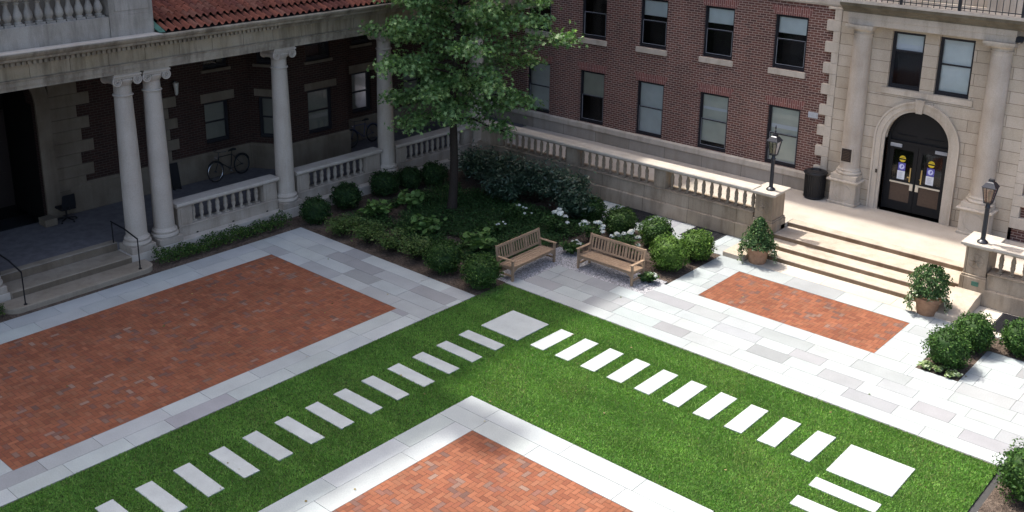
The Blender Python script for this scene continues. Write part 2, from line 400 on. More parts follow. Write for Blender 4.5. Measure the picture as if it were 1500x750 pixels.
def subtract(rects, hole):
    out = []
    for x0, x1, y0, y1 in rects:
        a0, a1, b0, b1 = hole
        if a1 <= x0 or a0 >= x1 or b1 <= y0 or b0 >= y1: out.append((x0, x1, y0, y1)); continue
        if a0 > x0: out.append((x0, a0, y0, y1))
        if a1 < x1: out.append((a1, x1, y0, y1))
        l, r = max(x0, a0), min(x1, a1)
        if b0 > y0: out.append((l, r, y0, b0))
        if b1 < y1: out.append((l, r, b1, y1))
    return out
LIGHT, MID, DARK = (.338, .368, .364), (.298, .316, .316), (.254, .264, .270)
def tone(p_dark=.14, p_mid=.22):
    q = random.random(); c = DARK if q < p_dark else MID if q < p_dark + p_mid else LIGHT
    k = random.uniform(.93, 1.06); return tuple(x * k * random.uniform(.985, 1.015) for x in c)
def slabs(mb, x0, x1, y0, y1, along, rows, lens=(.75, 1.35), holes=(), z=0.0, pd=.14, pm=.22, tint=None, fixed=None):
    g = .004; pos = y0 if along == 'x' else x0; end = y1 if along == 'x' else x1; ri = 0
    while pos < end - .02:
        h = rows[ri % len(rows)]; nxt = min(pos + h, end); ri += 1
        if end - nxt < .12: nxt = end
        a, stop = (x0, x1) if along == 'x' else (y0, y1); a -= random.uniform(0, lens[0]); k = 0
        while a < stop:
            b = a + random.uniform(*lens); lo, hi = max(a, x0 if along == 'x' else y0), min(b, stop)
            if hi - lo > .01:
                r = (lo, hi, pos, nxt) if along == 'x' else (pos, nxt, lo, hi); rs = [r]
                for hl in holes: rs = subtract(rs, hl)
                c = tint(r) if tint else tone(pd, pm)
                for q in rs:
                    if q[1] - q[0] > .012 and q[3] - q[2] > .012:
                        zz = z + random.uniform(-.001, .001)
                        mb.hexa([(q[0] + g, q[2] + g, z - .03), (q[1] - g, q[2] + g, z - .03), (q[1] - g, q[3] - g, z - .03), (q[0] + g, q[3] - g, z - .03),
                                 (q[0] + g, q[2] + g, zz), (q[1] - g, q[2] + g, zz), (q[1] - g, q[3] - g, zz), (q[0] + g, q[3] - g, zz)], c)
            a = b
        pos = nxt
PAVES = []
def bedding(name, rects, mat=None, z=-.012, label=None):
    mb = MB()
    for x0, x1, y0, y1 in rects: mb.face([(x0, y0, z), (x1, y0, z), (x1, y1, z), (x0, y1, z)])
    return mb.build(name, mat or M['slabjoint'])
# left plaza
LB = (-23.85, -18.43, 6.59, 16.39); LP = (-25.03, -17.47, 1.0, 18.35)
mb = MB()
slabs(mb, LP[0], LP[1], LB[3], LP[3], 'x', [.49, .49, .49, .49], (.8, 1.5), pd=.22, pm=.25)
slabs(mb, LP[0], LB[0], LP[2], LB[3], 'y', [.59, .59], (.9, 1.5), pd=.0, pm=.06)
slabs(mb, LB[1], LP[1], LP[2], LB[3], 'y', [.48, .48], (.9, 1.6), pd=.13, pm=.12)
slabs(mb, LB[0], LB[1], LP[2], LB[2], 'x', [.55, .5, .6], (.8, 1.4), pd=.06, pm=.15)
struct(mb.build('plaza_paving', M['slab']), 'pale stone paving framing the large shaded brick rectangle before the porch', 'paving')
struct(bedding('paving_bedding', [(-25.04, LB[0], 1, 18.36), (LB[1], -17.46, 1, 18.36), (LB[0], LB[1], LB[3], 18.36), (LB[0], LB[1], 1, LB[2])]), 'mortar bedding under the plaza paving', 'paving')
# near plaza
NB = (-12.95, -8.84, 1.0, 13.5); NP = (-13.93, -7.84, 1.0, 14.5)
mb = MB()
slabs(mb, NP[0], NP[1], NB[3], NP[3], 'x', [.5, .5], (1.2, 2.2), pd=.0, pm=.05)
slabs(mb, NP[0], NB[0], NP[2], NB[3], 'y', [.49, .49], (1.2, 2.2), pd=.0, pm=.06)
slabs(mb, NB[1], NP[1], NP[2], NB[3], 'y', [.5, .5], (1.2, 2.2), pd=.0, pm=.06)
struct(mb.build('plaza_paving', M['slab']), 'white stone border round the nearest brick rectangle', 'paving')
struct(bedding('paving_bedding', [(NP[0], NB[0], 1, 14.5), (NB[1], NP[1], 1, 14.5), (NB[0], NB[1], NB[3], 14.5)]), 'mortar bedding under the nearest paving border', 'paving')
# right paving
RB = (-13.11, -8.21, 22.42, 24.64)
BED_R = [(-7.2, -6.23, 22.38, 25.3), (-6.23, 1.5, 24.42, 25.3)]
mb = MB(); HO = [RB] + BED_R
def ctint(r): k = random.uniform(.95, 1.05); return (.50 * k, .455 * k, .38 * k)
slabs(mb, -17.47, 6, 19.52, 19.98, 'x', [.46], (1.6, 2.6), pd=0, pm=.03)
slabs(mb, -17.17, -14.2, 19.98, 21.48, 'x', [.50, .50, .50], (.7, 1.3), pd=.25, pm=.4)
slabs(mb, -14.2, 6, 19.98, 22.42, 'x', [.46, .5, .44, .5, .54], (.8, 1.5), HO, pd=.16, pm=.26)
slabs(mb, -14.12, 6, 22.42, 24.64, 'x', [.55, .56, .55, .56], (.7, 1.25), HO, pd=.08, pm=.25)
slabs(mb, -14.12, 6, 24.64, 25.36, 'x', [.72], (.9, 1.5), HO, pd=.0, pm=.12)
slabs(mb, -13.4, -7.92, 25.36, 26.02, 'x', [.66], (1.3, 2.0), tint=ctint)
slabs(mb, -14.55, -13.4, 25.36, 26.95, 'y', [.58, .57], (.8, 1.3), pd=.0, pm=.3)
slabs(mb, -19.6, -14.55, 25.36, 26.95, 'x', [.59, 1.0], (.8, 1.2), [(-18.7, -17.45, 25.93, 26.95), (-15.95, -14.85, 25.93, 26.95)], pd=.05, pm=.5)
slabs(mb, -7.92, 6, 25.36, 26.95, 'x', [.6, 1.0], (.8, 1.3), [(-6.62, -5.2, 25.6, 26.9)], tint=ctint)
struct(mb.build('terrace_paving', M['slab']), 'sunlit mixed grey stone paving between the lawn and the terrace steps', 'paving')
BR_ = [(-17.47, 6, 19.5, 26.96)]
for h in HO + [(-17.47, -17.17, 19.99, 25), (-17.47, -14.2, 21.48, 25.36), (-14.2, -14.12, 22.42, 25.36), (-15.95, -14.85, 25.93, 26.95), (-6.62, -5.2, 25.6, 26.9)]: BR_ = subtract(BR_, h)
BR_ += subtract([(-19.6, -17.47, 25.36, 26.95)], (-18.7, -17.45, 25.93, 26.95))
struct(bedding('paving_bedding', BR_), 'mortar bedding under the terrace paving', 'paving')

# brick rectangles in herringbone
PAL = [((.225, .084, .045), 6), ((.245, .096, .052), 4), ((.20, .073, .041), 4), ((.22, .093, .053), 3), ((.18, .085, .062), .9), ((.20, .12, .09), .45), ((.15, .082, .064), .6), ((.25, .16, .12), .15)]
def paver_col():
    c = random.choices([p[0] for p in PAL], [p[1] for p in PAL])[0]; k = random.uniform(.87, 1.1); return tuple(x * k for x in c)
def herring(name, rect, label, W=.105):
    x0, x1, y0, y1 = rect; mb = MB(); g = .0035; L = 2 * W
    def put(a, b, c, d):
        a, b, c, d = max(a, x0), min(b, x1), max(c, y0), min(d, y1)
        if b - a > .02 and d - c > .02:
            z = random.uniform(-.002, .0015)
            mb.face([(a + g, c + g, z), (b - g, c + g, z), (b - g, d - g, z), (a + g, d - g, z)], paver_col())
    nx = int((x1 - x0) / W) + 6; ny = int((y1 - y0) / W) + 6
    for i in range(-4, nx):
        for j in range(-4, ny):
            k = (i - j) % 4
            if k == 0: put(x0 + i * W, x0 + i * W + L, y0 + j * W, y0 + j * W + W)          # lies along X
    for i in range(-4, nx):
        for j in range(-4, ny):
            if (i - j) % 4 == 3: put(x0 + i * W, x0 + i * W + W, y0 + j * W, y0 + j * W + L)
    o = mb.build(name, M['paver']); struct(o, label, 'brick paving')
    b = MB(); b.face([(x0, y0, -.006), (x1, y0, -.006), (x1, y1, -.006), (x0, y1, -.006)])
    struct(b.build('brick_bedding', M['joint']), 'sand bedding under ' + label, 'paving')
herring('brick_paving', LB, 'large shaded red brick rectangle in front of the porch')
herring('brick_paving', NB, 'nearest red brick rectangle, half in sun at the bottom of the view')
herring('brick_paving', RB, 'small sunlit red brick rectangle before the terrace steps')

# planting beds and gravel
def sheet(name, rects, mat, z, label, cat): 
    mb = MB()
    for x0, x1, y0, y1 in rects:
        nx, ny = max(1, int((x1 - x0) / .5)), max(1, int((y1 - y0) / .5))
        for i in range(nx):
            for j in range(ny):
                a, b, c, d = x0 + (x1 - x0) * i / nx, x0 + (x1 - x0) * (i + 1) / nx, y0 + (y1 - y0) * j / ny, y0 + (y1 - y0) * (j + 1) / ny
                mb.face([(a, c, z), (b, c, z), (b, d, z), (a, d, z)])
    return struct(mb.build(name, mat), label, cat)
GRAVEL = [(-18.05, -17.17, 19.55, 21.48), (-18.05, -14.2, 21.48, 22.62)]
sheet('gravel', GRAVEL, M['gravel'], -.004, 'grey gravel strip under the two wooden benches', 'gravel')
sheet('planting_bed', [(-25.98, -18.05, 18.36, 26.95), (-18.05, -17.3, 18.36, 19.55), (-18.05, -14.12, 22.62, 25.36), (-18.05, -17.47, 25.36, 25.4), (-26.0, -25.03, 2, 18.36)] , M['mulch'], -.016, 'mulched planting bed in the shaded corner under the tree', 'bed')
sheet('planting_bed', BED_R, M['mulch'], -.016, 'mulched bed cut into the sunlit paving at the right', 'bed')
sheet('planting_bed', [(-4.28, 1.5, 16.6, 19.52)], M['mulch'], -.016, 'bare mulched bed beside the lawn at the lower right', 'bed')
mb = MB(); slabs(mb, -4.28, 3, 11, 17.72, 'y', [.6, .6], (1.2, 2), pd=0, pm=.1); struct(mb.build('path_paving', M['slab']), 'pale paving at the lower right corner beyond the lawn', 'paving')

# ------------------------------------------------------------------ lawn and stepping stones
LAWN = [(-17.46, -13.94, 2.0, 19.5), (-13.94, -4.42, 14.52, 19.5), (-7.83, -4.3, 9.5, 14.52)]
mbl = MB()
for x0, x1, y0, y1 in LAWN: mbl.face([(x0, y0, -.022), (x1, y0, -.022), (x1, y1, -.022), (x0, y1, -.022)])
struct(mbl.build('lawn_soil', M['thatch']), 'soil under the L-shaped lawn', 'ground')
STONES = []
def stone_at(cx, cy, wx, wy, label, group, big=False):
    mb = MB(); k = random.uniform(.95, 1.04); r = random.uniform(-.014, .014)
    c = (.39 * k, .42 * k, .41 * k); ca, sa = math.cos(r), math.sin(r)
    P = [(cx + ca * x - sa * y, cy + sa * x + ca * y) for x, y in ((-wx, -wy), (wx, -wy), (wx, wy), (-wx, wy))]
    mb.hexa([(x, y, -.03) for x, y in P] + [(x, y, .006 + random.uniform(-.005, .006)) for x, y in P], c)
    o = mb.build('stepping_stone', M['stepstone'], loc=(cx, cy, -.03), bevel=.006); tag(o, label, 'stepping stone', group); STONES.append((cx - wx, cx + wx, cy - wy, cy + wy))
ordn = ['first', 'second', 'third', 'fourth', 'fifth', 'sixth', 'seventh', 'eighth', 'ninth', 'tenth', 'eleventh', 'twelfth', 'thirteenth', 'fourteenth', 'fifteenth']
stone_at(-15.53, 17.74, .61, .60, 'large square stepping slab at the shaded corner where the two rows meet', 'large square slabs in the lawn')
stone_at(-6.27, 17.69, .65, .60, 'large square stepping slab in full sun at the right end of the lawn', 'large square slabs in the lawn')
for i in range(15):
    stone_at(-15.58, 16.57 - .778 * i, .61, .175, '%s grey slab down the shaded row, counting from the corner slab' % ordn[i], 'stepping slabs in the shaded row')
for i in range(10):
    stone_at(-14.33 + .762 * i, 17.76 - .005 * i, .205, .59, '%s white slab along the sunlit row, counting from the shaded corner slab' % ordn[i], 'stepping slabs in the sunlit row')
for i in range(6):
    stone_at(-6.3, 16.58 - .76 * i, .645, .17, '%s white slab below the big sunlit square slab at the lower right' % ordn[i], 'stepping slabs in the lower right row')

def grass():
    Vs, Cs = [], []
    for x0, x1, y0, y1 in LAWN:
        y0 = max(y0, 5.0 if x1 < -13 else y0); n = int((x1 - x0) * (y1 - y0) * 3000)
        p = np.column_stack([rng.uniform(x0, x1, n), rng.uniform(y0, y1, n)])
        keep = np.ones(n, bool)
        for a, b, c, d in STONES:
            m = rng.uniform(-.03, .03, n); keep &= ~((p[:, 0] > a - m) & (p[:, 0] < b + m) & (p[:, 1] > c - m) & (p[:, 1] < d + m))
        p = p[keep]; n = len(p)
        edge = np.minimum(np.minimum(p[:, 0] - x0, x1 - p[:, 0]), np.minimum(p[:, 1] - y0, y1 - p[:, 1]))
        pt = .5 + .5 * np.sin(p[:, 0] * 1.7 + 1.3 * np.sin(p[:, 1] * 1.1)) * np.sin(p[:, 1] * 2.1 + np.sin(p[:, 0] * .9 + 2))
        pf = .5 + .5 * np.sin(p[:, 0] * 7.1 + 2 * np.sin(p[:, 1] * 5.3)) * np.sin(p[:, 1] * 8.3 + 1.7 * np.sin(p[:, 0] * 6.1))
        h = rng.uniform(.026, .044, n); a = rng.uniform(0, 2 * PI, n); wd = rng.uniform(.008, .013, n)
        le = rng.uniform(0, 2 * PI, n); ld = rng.uniform(.005, .042, n)
        dx, dy = np.cos(a) * wd, np.sin(a) * wd; z0 = np.full(n, -.02)
        A = np.column_stack([p[:, 0] - dx, p[:, 1] - dy, z0]); B = np.column_stack([p[:, 0] + dx, p[:, 1] + dy, z0])
        T = np.column_stack([p[:, 0] + np.cos(le) * ld, p[:, 1] + np.sin(le) * ld, h - .02])
        Vs.append(np.stack([A, B, T], 1).reshape(-1, 3))
        base = np.array([.150, .285, .055]); yel = np.array([.26, .34, .10]); dk = np.array([.085, .195, .036]); straw = np.array([.24, .22, .10])
        t = np.clip(.30 * pt + .25 * pf + .5 * rng.random(n) - .12, 0, 1)[:, None]
        c = dk * (1 - t) + base * t; mow = .5 + .5 * np.sin(p[:, 1] * 2 * PI / 1.1 + .6 * np.sin(p[:, 0] * .8)); wr = (np.sin(p[:, 0] * 1.13 + 4) * np.sin(p[:, 1] * .83 + 1) + .5 * np.sin(p[:, 0] * 2.9 + p[:, 1] * 2.3)) > .72
        yy = (rng.random(n) < .10 + .12 * pt + .08 * pf + .25 * wr)[:, None]; c = np.where(yy, .6 * c + .4 * yel, c); c = 1.32 * c * (.90 + .16 * mow)[:, None]
        c = np.where((rng.random(n) < .02 + .05 * wr)[:, None], straw, c); Cs.append(c * rng.uniform(.8, 1.2, (n, 1)))
    V = np.concatenate(Vs); C = np.concatenate(Cs); F = np.arange(len(V)).reshape(-1, 3)
    o = fastmesh('lawn_grass', V, F, C, M['grass'], None, (-13, 15, 0)); tag(o, 'mown green lawn in an L round the stepping slabs', 'lawn', None, 'stuff')
grass()

# ------------------------------------------------------------------ foliage builders
def leaf_quads(P, N, size, aspect, cols, shape='diamond', jit=.35):
    """leaves at P facing roughly N; returns verts, faces, colours"""
    n = len(P); N = N + rng.normal(0, jit, (n, 3)); N /= np.linalg.norm(N, axis=1)[:, None] + 1e-9
    ref = rng.normal(0, 1, (n, 3)); T = np.cross(N, ref); T /= np.linalg.norm(T, axis=1)[:, None] + 1e-9; B = np.cross(N, T)
    s = (size * rng.uniform(.7, 1.25, n))[:, None]
    if shape == 'diamond': prof = [(0, -.5), (.5 * aspect, -.05), (0, .5), (-.5 * aspect, -.05)]
    elif shape == 'oval': prof = [(0, -.5), (.42 * aspect, -.22), (.42 * aspect, .18), (0, .5), (-.42 * aspect, .18), (-.42 * aspect, -.22)]
    elif shape == 'star':
        prof = []
        for k in range(5):
            a = PI / 2 + 2 * PI * k / 5; prof += [(.55 * math.cos(a), .55 * math.sin(a)), (.21 * math.cos(a + PI / 5), .21 * math.sin(a + PI / 5))]
    k = len(prof); V = np.stack([P + T * s * a + B * s * b - N * s * (.35 * a * a + .18 * b * b) for a, b in prof], 1)
    return V.reshape(-1, 3), np.arange(n * k).reshape(n, k), cols
def mixcol(n, a, b, c=None, pc=.0, lo=.75, hi=1.2):
    t = rng.random((n, 1)); C = np.array(a) * (1 - t) + np.array(b) * t
    if c is not None: C = np.where(rng.random((n, 1)) < pc, np.array(c), C)
    return C * rng.uniform(lo, hi, (n, 1))
def core(mb_pts, cx, cy, cz, r, rz, col, seed):
    """lumpy inner mass of twigs and leaves so a clipped shrub is not hollow"""
    bm = bmesh.new(); bmesh.ops.create_icosphere(bm, subdivisions=3, radius=1)
    V = np.array([v.co[:] for v in bm.verts]); F = np.array([[v.index for v in f.verts] for f in bm.faces]); bm.free()
    k = 1 + .07 * np.sin(V[:, 0] * 9 + seed) * np.sin(V[:, 1] * 8 + seed * 2) + .06 * np.sin(V[:, 2] * 11 + seed)
    V = V * k[:, None]; V = np.column_stack([cx + V[:, 0] * r, cy + V[:, 1] * r, np.maximum(cz + V[:, 2] * rz, .0)])
    return V, F
def ball(x, y, r, label, name='boxwood_ball', cat='shrub', h=None, cols=None, n=3000, leaf=.064, mat='leafbox', group='clipped boxwood balls', lump=.12):
    """clipped round shrub: dense small leaves over a lumpy mass, with a short stem"""
    h = h or 1.75 * r; rz = h / 2; cz = rz * 1.0; sd = random.uniform(0, 9)
    t = thing(name, (x, y, 0), label, cat, group)
    a, b, c = cols or ((.022, .055, .014), (.052, .105, .022), (.10, .17, .035))
    V, F = core(None, x, y, cz, r * .84, rz * .86, a, sd)
    m = MB(); m.tube([(x, y, -.02), (x + .02, y, .12), (x, y + .02, cz)], [.035, .03, .02], 6); 
    d = rng.normal(0, 1, (n, 3)); d /= np.linalg.norm(d, axis=1)[:, None]; d = d[d[:, 2] > -.86]; k = len(d)
    lumps = 1 + lump * np.sin(d[:, 0] * 6 + sd) * np.sin(d[:, 1] * 7 + 2 * sd) + lump * .8 * np.sin(d[:, 2] * 9 + 3 * sd + 4 * d[:, 0])
    rad = lumps * np.where(rng.random(k) < .06, rng.uniform(1.0, 1.12, k), rng.uniform(.84, 1.02, k))
    P = np.column_stack([x + d[:, 0] * r * rad, y + d[:, 1] * r * rad, np.maximum(cz + d[:, 2] * rz * rad, .02)])
    C = mixcol(k, a, b, c, .10, .55, 1.35)
    LV, LF, LC = leaf_quads(P, d * .8 + np.array([0, 0, .35]), leaf, .62, C, 'diamond', .55)
    F4 = np.column_stack([F, F[:, 2]])
    o = fastmesh('foliage', LV, LF, LC, M[mat], t, (x, y, 0))
    fastmesh('inner_growth', V, F, mixcol(len(F), a, b, None, 0, .7, 1.0), M[mat], o, (x, y, 0))
    m.build('stem', M['bark'], t, True)
    return t
def loose(x, y, r, h, label, name, cat, group, cols, n=420, leaf=.06, aspect=.6, shape='diamond', mat='leafsoft', stems=9, flowers=0, fsize=.07, fcol=((.66, .68, .58), (.76, .77, .71)), fname='flower_head'):
    """open shrub: arching stems with leaves along them, gaps between, optional flower heads"""
    t = thing(name, (x, y, 0), label, cat, group); m = MB(); P, N = [], []; tips = []
    for k in range(stems):
        a = 2 * PI * k / stems * 1.0 + random.uniform(-.4, .4); q = math.sqrt(random.uniform(.04, 1)); ex, ey = x + r * q * math.cos(a), y + r * q * math.sin(a); ez = h * random.uniform(.72, 1.05) * (1 - .35 * q * q)
        b = (x + .12 * r * math.cos(a), y + .12 * r * math.sin(a), -.02); mid = (x + .45 * (ex - x), y + .45 * (ey - y), ez * .62)
        m.tube([b, mid, (ex, ey, ez)], [.010, .007, .003], 5); tips.append((ex, ey, ez))
        cnt = n // stems
        for s_ in range(cnt):
            f = random.uniform(.25, 1.0) ** .7
            if f < .55: u = f / .55; p = [b[i] + (mid[i] - b[i]) * u for i in range(3)]
            else: u = (f - .55) / .45; p = [mid[i] + ((ex, ey, ez)[i] - mid[i]) * u for i in range(3)]
            j = r * .26
            P.append((p[0] + random.gauss(0, j * .6), p[1] + random.gauss(0, j * .6), max(.03, p[2] + random.gauss(0, j * .35))))
            N.append((random.gauss(0, .3), random.gauss(0, .3), 1))
    P, N = np.array(P), np.array(N)
    C = mixcol(len(P), cols[0], cols[1], cols[2] if len(cols) > 2 else None, .18)
    V, F, C = leaf_quads(P, N, leaf, aspect, C, shape, .4)
    fastmesh('foliage', V, F, C, M[mat], t, (x, y, 0)); m.build('stems', M['bark'], t)
    for k in range(flowers):
        ex, ey, ez = tips[k % len(tips)]; ex += random.gauss(0, .06) * (k >= len(tips)); ey += random.gauss(0, .06) * (k >= len(tips)); fr = fsize * random.uniform(.75, 1.2)
        nf = 70; d = rng.normal(0, 1, (nf, 3)); d /= np.linalg.norm(d, axis=1)[:, None]; d[:, 2] = np.abs(d[:, 2]) * .9 - .15
        FP = np.array([ex, ey, ez + .02]) + d * fr * np.array([1, 1, .75])
        FV, FF, FC = leaf_quads(FP, d, fr * .55, .9, mixcol(nf, fcol[0], fcol[1], None, 0, .9, 1.05), 'diamond', .3)
        fastmesh(fname, FV, FF, FC, M['petal'], t, (x, y, 0))
    return t

# ------------------------------------------------------------------ left building: porch
XM = -29.97; XA = -25.97; XC = -26.35; PF = .53
pb = thing('porch_building', (-28, 18, 0), 'dark brick building with a stone colonnaded porch and red tile roof', 'building')
FW_ = FL(XM)
W1 = (18.30, 19.25, 1.72, 3.14); W2 = (24.65, 25.62, 1.62, 3.18); W3 = (27.3, 28.3, 1.62, 3.18)
U1 = (18.36, 19.32, 4.28, 5.36); U2 = (24.7, 25.6, 4.28, 5.36); U3 = (27.3, 28.25, 4.28, 5.36)
AC, AR, AZ = 11.40, 1.32, 4.08
mb = MB(); mb.wall(FW_, 2, 31.2, .4, 6.2, [W1, W2, W3, U1, U2, U3, (AC - AR, AC + AR, .4, AZ + AR)], .2); mb.archfill(FW_, AC, AR, AZ, AZ + AR, -.001)
for k in range(24):
    a, b = PI * k / 24, PI * (k + 1) / 24
    mb.face([FW_(AC + AR * math.cos(a), 0, AZ + AR * math.sin(a)), FW_(AC + AR * math.cos(b), 0, AZ + AR * math.sin(b)), FW_(AC + AR * math.cos(b), -.5, AZ + AR * math.sin(b)), FW_(AC + AR * math.cos(a), -.5, AZ + AR * math.sin(a))])
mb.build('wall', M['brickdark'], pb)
# the storeys above the porch, out of the picture, whose roofline throws the courtyard's shade
mb = MB(); mb.box(XM - 14, XM - .01, -14, 14.1, 6, 30.7); mb.box(XM - 14, XM - .01, 14.1, 24.2, 6, 28.25); mb.box(XM - 14, XM - .01, 24.2, 31.2, 6, 23.4)
mb.build('upper_storeys', M['shadestone'], pb)
mb = MB(); mb.box(XM - 14, XM - 2.6, 2, 31.2, -.05, 5.99); mb.box(XM - 2.6, XM - .3, 2, 2.3, -.05, 5.99); mb.box(XM - 2.6, XM - .3, 30.9, 31.2, -.05, 5.99); mb.build('rear_rooms', M['dark'], pb)
mb = MB(); mb.box(XM - 1.3, XM - .02, 14.0, 15.2, 28.5, 33.4); mb.box(XM - 1.4, XM + .05, 13.9, 15.3, 33.0, 33.25); mb.build('shadow_chimney', M['brick'], pb)  # unseen stack added to cast the bulge in the shade edge
# canted bay
bay = [(XM, 20.05), (-28.85, 20.67), (-28.85, 23.52), (XM, 24.14)]
def seg_frame(a, b):
    L = math.hypot(b[0] - a[0], b[1] - a[1]); t = ((b[0] - a[0]) / L, (b[1] - a[1]) / L); return Frame(a, t, (t[1], -t[0])), L
mb = MB(); bw = MB(); sb_ = MB(); BAYW = []
for (a, b), hs in zip(zip(bay, bay[1:]), ([(.35, .93, 1.65, 3.12), (.35, .93, 4.28, 5.3)], [(1.05, 2.12, 1.60, 3.18), (1.05, 2.12, 4.24, 5.34)], [(.35, .93, 1.65, 3.12)])):
    f, L = seg_frame(a, b); mb.wall(f, 0, L, PF, 5.5, hs, .16); bw.fbox(f, -.02, L + .02, .003, .06, PF, 1.36); bw.fprof(f, [(0, 1.36), (.06, 1.36), (.0, 1.44)], -.02, L + .02)
    for h in hs: BAYW.append((f, h))
mb.build('bay_wall', M['brickdark'], pb)
bw.build('bay_base_course', M['shadestone'], pb)
for a, b in ((2, AC - AR - .75), (AC + AR + .75, 20.06), (24.13, 31.2)):
    bw = MB(); bw.fbox(FW_, a, b, .003, .06, PF, 1.36); bw.fprof(FW_, [(0, 1.36), (.06, 1.36), (0, 1.44)], a, b); bw.build('base_course', M['shadestone'], pb)

def window(parent, F, h, blind=.9, bmat='blind', dep=.16, sill=None, lintel=None, storm=False, meet=.5, half=None, dframe='winframe', room='room', name='window', bot=None):
    """double hung sash window in an opening: outer frame, sash bars, glass, blind, dark room behind"""
    u0, u1, z0, z1 = h; fw = .055; d0, d1 = -dep, -dep + .07
    m = MB(); m.fbox(F, u0, u0 + fw, d0, d1, z0, z1); m.fbox(F, u1 - fw, u1, d0, d1, z0, z1); m.fbox(F, u0 + fw, u1 - fw, d0, d1, z0, z0 + fw * 1.3); m.fbox(F, u0 + fw, u1 - fw, d0, d1, z1 - fw, z1)
    wd = m.build(name, M[dframe], parent)
    zm = z0 + (z1 - z0) * meet; a, b = u0 + fw, u1 - fw
    m = MB(); m.fbox(F, a, b, d0 + .005, d0 + .045, zm - .025, zm + .025)
    for x0, x1, q0, q1 in ((a, a + .035, z0 + fw * 1.3, z1 - fw), (b - .035, b, z0 + fw * 1.3, z1 - fw), (a + .035, b - .035, z0 + fw * 1.3, z0 + fw * 1.3 + .05), (a + .035, b - .035, z1 - fw - .035, z1 - fw)):
        m.fbox(F, x0, x1, d0 + .005, d0 + .035, q0, q1)
    m.build('sash', M[dframe], wd)
    if storm:
        m = MB(); e = .012
        for x0, x1, q0, q1 in ((a + .03, a + .03 + e, z0 + .13, zm), (b - .03 - e, b - .03, z0 + .13, zm), (a + .03 + e, b - .03 - e, z0 + .13, z0 + .13 + e), (a + .03, b - .03, zm + .02, zm + .02 + e)):
            m.fbox(F, x0, x1, d0 + .046, d0 + .058, q0, q1)
        m.build('storm_sash', M['sash'], wd)
    m = MB(); m.face([F(a, d0 + .004, z0 + fw), F(b, d0 + .004, z0 + fw), F(b, d0 + .004, z1 - fw), F(a, d0 + .004, z1 - fw)]); m.build('pane', M['glass'], wd)
    m = MB(); D = d0 - .55
    m.face([F(u0, D, z0), F(u1, D, z0), F(u1, D, z1), F(u0, D, z1)])
    for p in (((u0, z0), (u0, z1)), ((u1, z0), (u1, z1)), ((u0, z0), (u1, z0)), ((u0, z1), (u1, z1))):
        m.face([F(p[0][0], d0, p[0][1]), F(p[1][0], d0, p[1][1]), F(p[1][0], D, p[1][1]), F(p[0][0], D, p[0][1])])
    m.build('room', M[room], wd)
    if blind > .02:
        zb = z1 - (z1 - z0) * blind; m = MB()
        m.fbox(F, u0 + .03, u1 - .03, d0 - .05, d0 - .045, zb, z1 - .01); m.fbox(F, u0 + .03, u1 - .03, d0 - .055, d0 - .035, zb - .03, zb - .001)
        m.build('blind', M[bmat], wd)
    if half:                                                   # a brighter band where the raised sash doubles the blind
        m = MB(); m.fbox(F, a + .03, b - .03, d0 - .040, d0 - .034, half[0], half[1]); m.build('blind_hem', M['paper'], wd)
    if sill:
        m = MB(); m.fbox(F, u0 - .10, u1 + .06, -.10, .07, z0 - sill, z0 - .003); m.build('sill', M['buff'] if storm else M['shadestone'], wd, bevel=.008)
    if lintel:
        m = MB(); m.fbox(F, u0 - .12, u1 + .22, -.02, .02, z1 + .02, z1 + .02 + lintel); m.build('lintel', M['shadestone'], wd)
    return wd
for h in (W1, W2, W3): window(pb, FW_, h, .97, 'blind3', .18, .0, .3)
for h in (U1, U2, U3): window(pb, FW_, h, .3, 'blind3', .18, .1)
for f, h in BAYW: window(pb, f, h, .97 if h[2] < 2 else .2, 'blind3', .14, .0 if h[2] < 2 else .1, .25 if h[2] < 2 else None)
# arched entrance with quoined stone surround
m = MB(); m.ring(FW_, AC, AZ, AR, AR + .42, .002, .09, PF)
for k in range(13):
    z = PF + .02 + k * .37; wdt = (1.12, 1.55, 1.2, 1.48)[k % 4]
    if z > 5.2: break
    for sg in (-1, 1): 
        a, b = AC + sg * (AR + .425), AC + sg * (AR + wdt + .1); m.fbox(FW_, min(a, b), max(a, b), .002, .045, z, z + .36)
m.build('archway', M['shadestone'], pb)
m = MB(); m.wall(FL(XM - 2.2), AC - AR - .4, AC + AR + .4, .4, 5.6, [], 0)
for u in (AC - AR - .02, AC + AR + .02): m.face([FW_(u, -.2, .4), FW_(u, -2.2, .4), FW_(u, -2.2, 5.6), FW_(u, -.2, 5.6)])
m.face([FW_(AC - AR - .4, -.5, 5.45), FW_(AC + AR + .4, -.5, 5.45), FW_(AC + AR + .4, -2.2, 5.45), FW_(AC - AR - .4, -2.2, 5.45)]); m.build('entrance_recess', M['dark'], pb)
for sg in (0, 1):
    a = AC - AR + .05 + sg * (AR - .05); b = a + AR - .07; f = FL(XM - 2.1)
    m = MB(); m.fbox(f, a, b, 0, .05, PF, 3.6)
    for q in range(3): m.fbox(f, a + .15, b - .15, .05, .065, PF + .25 + q * 1.0, PF + 1.1 + q * 1.0)
    dr = m.build('door', M['doorwood'], pb); m = MB(); m.lathe(0, 0, [(0.001, 0), (.03, .01), (.03, .05), (.001, .06)], 10)
    m = MB(); hx = (b - .1) if sg == 0 else (a + .1); m.fbox(f, hx - .02, hx + .02, .065, .11, 1.5, 1.75); m.build('handle', M['brass'], dr)
m = MB(); m.box(-29.75, -29.3, 12.35, 12.72, PF, PF + .22); m.build('door_stop_block', M['shadestone'], pb, bevel=.01)
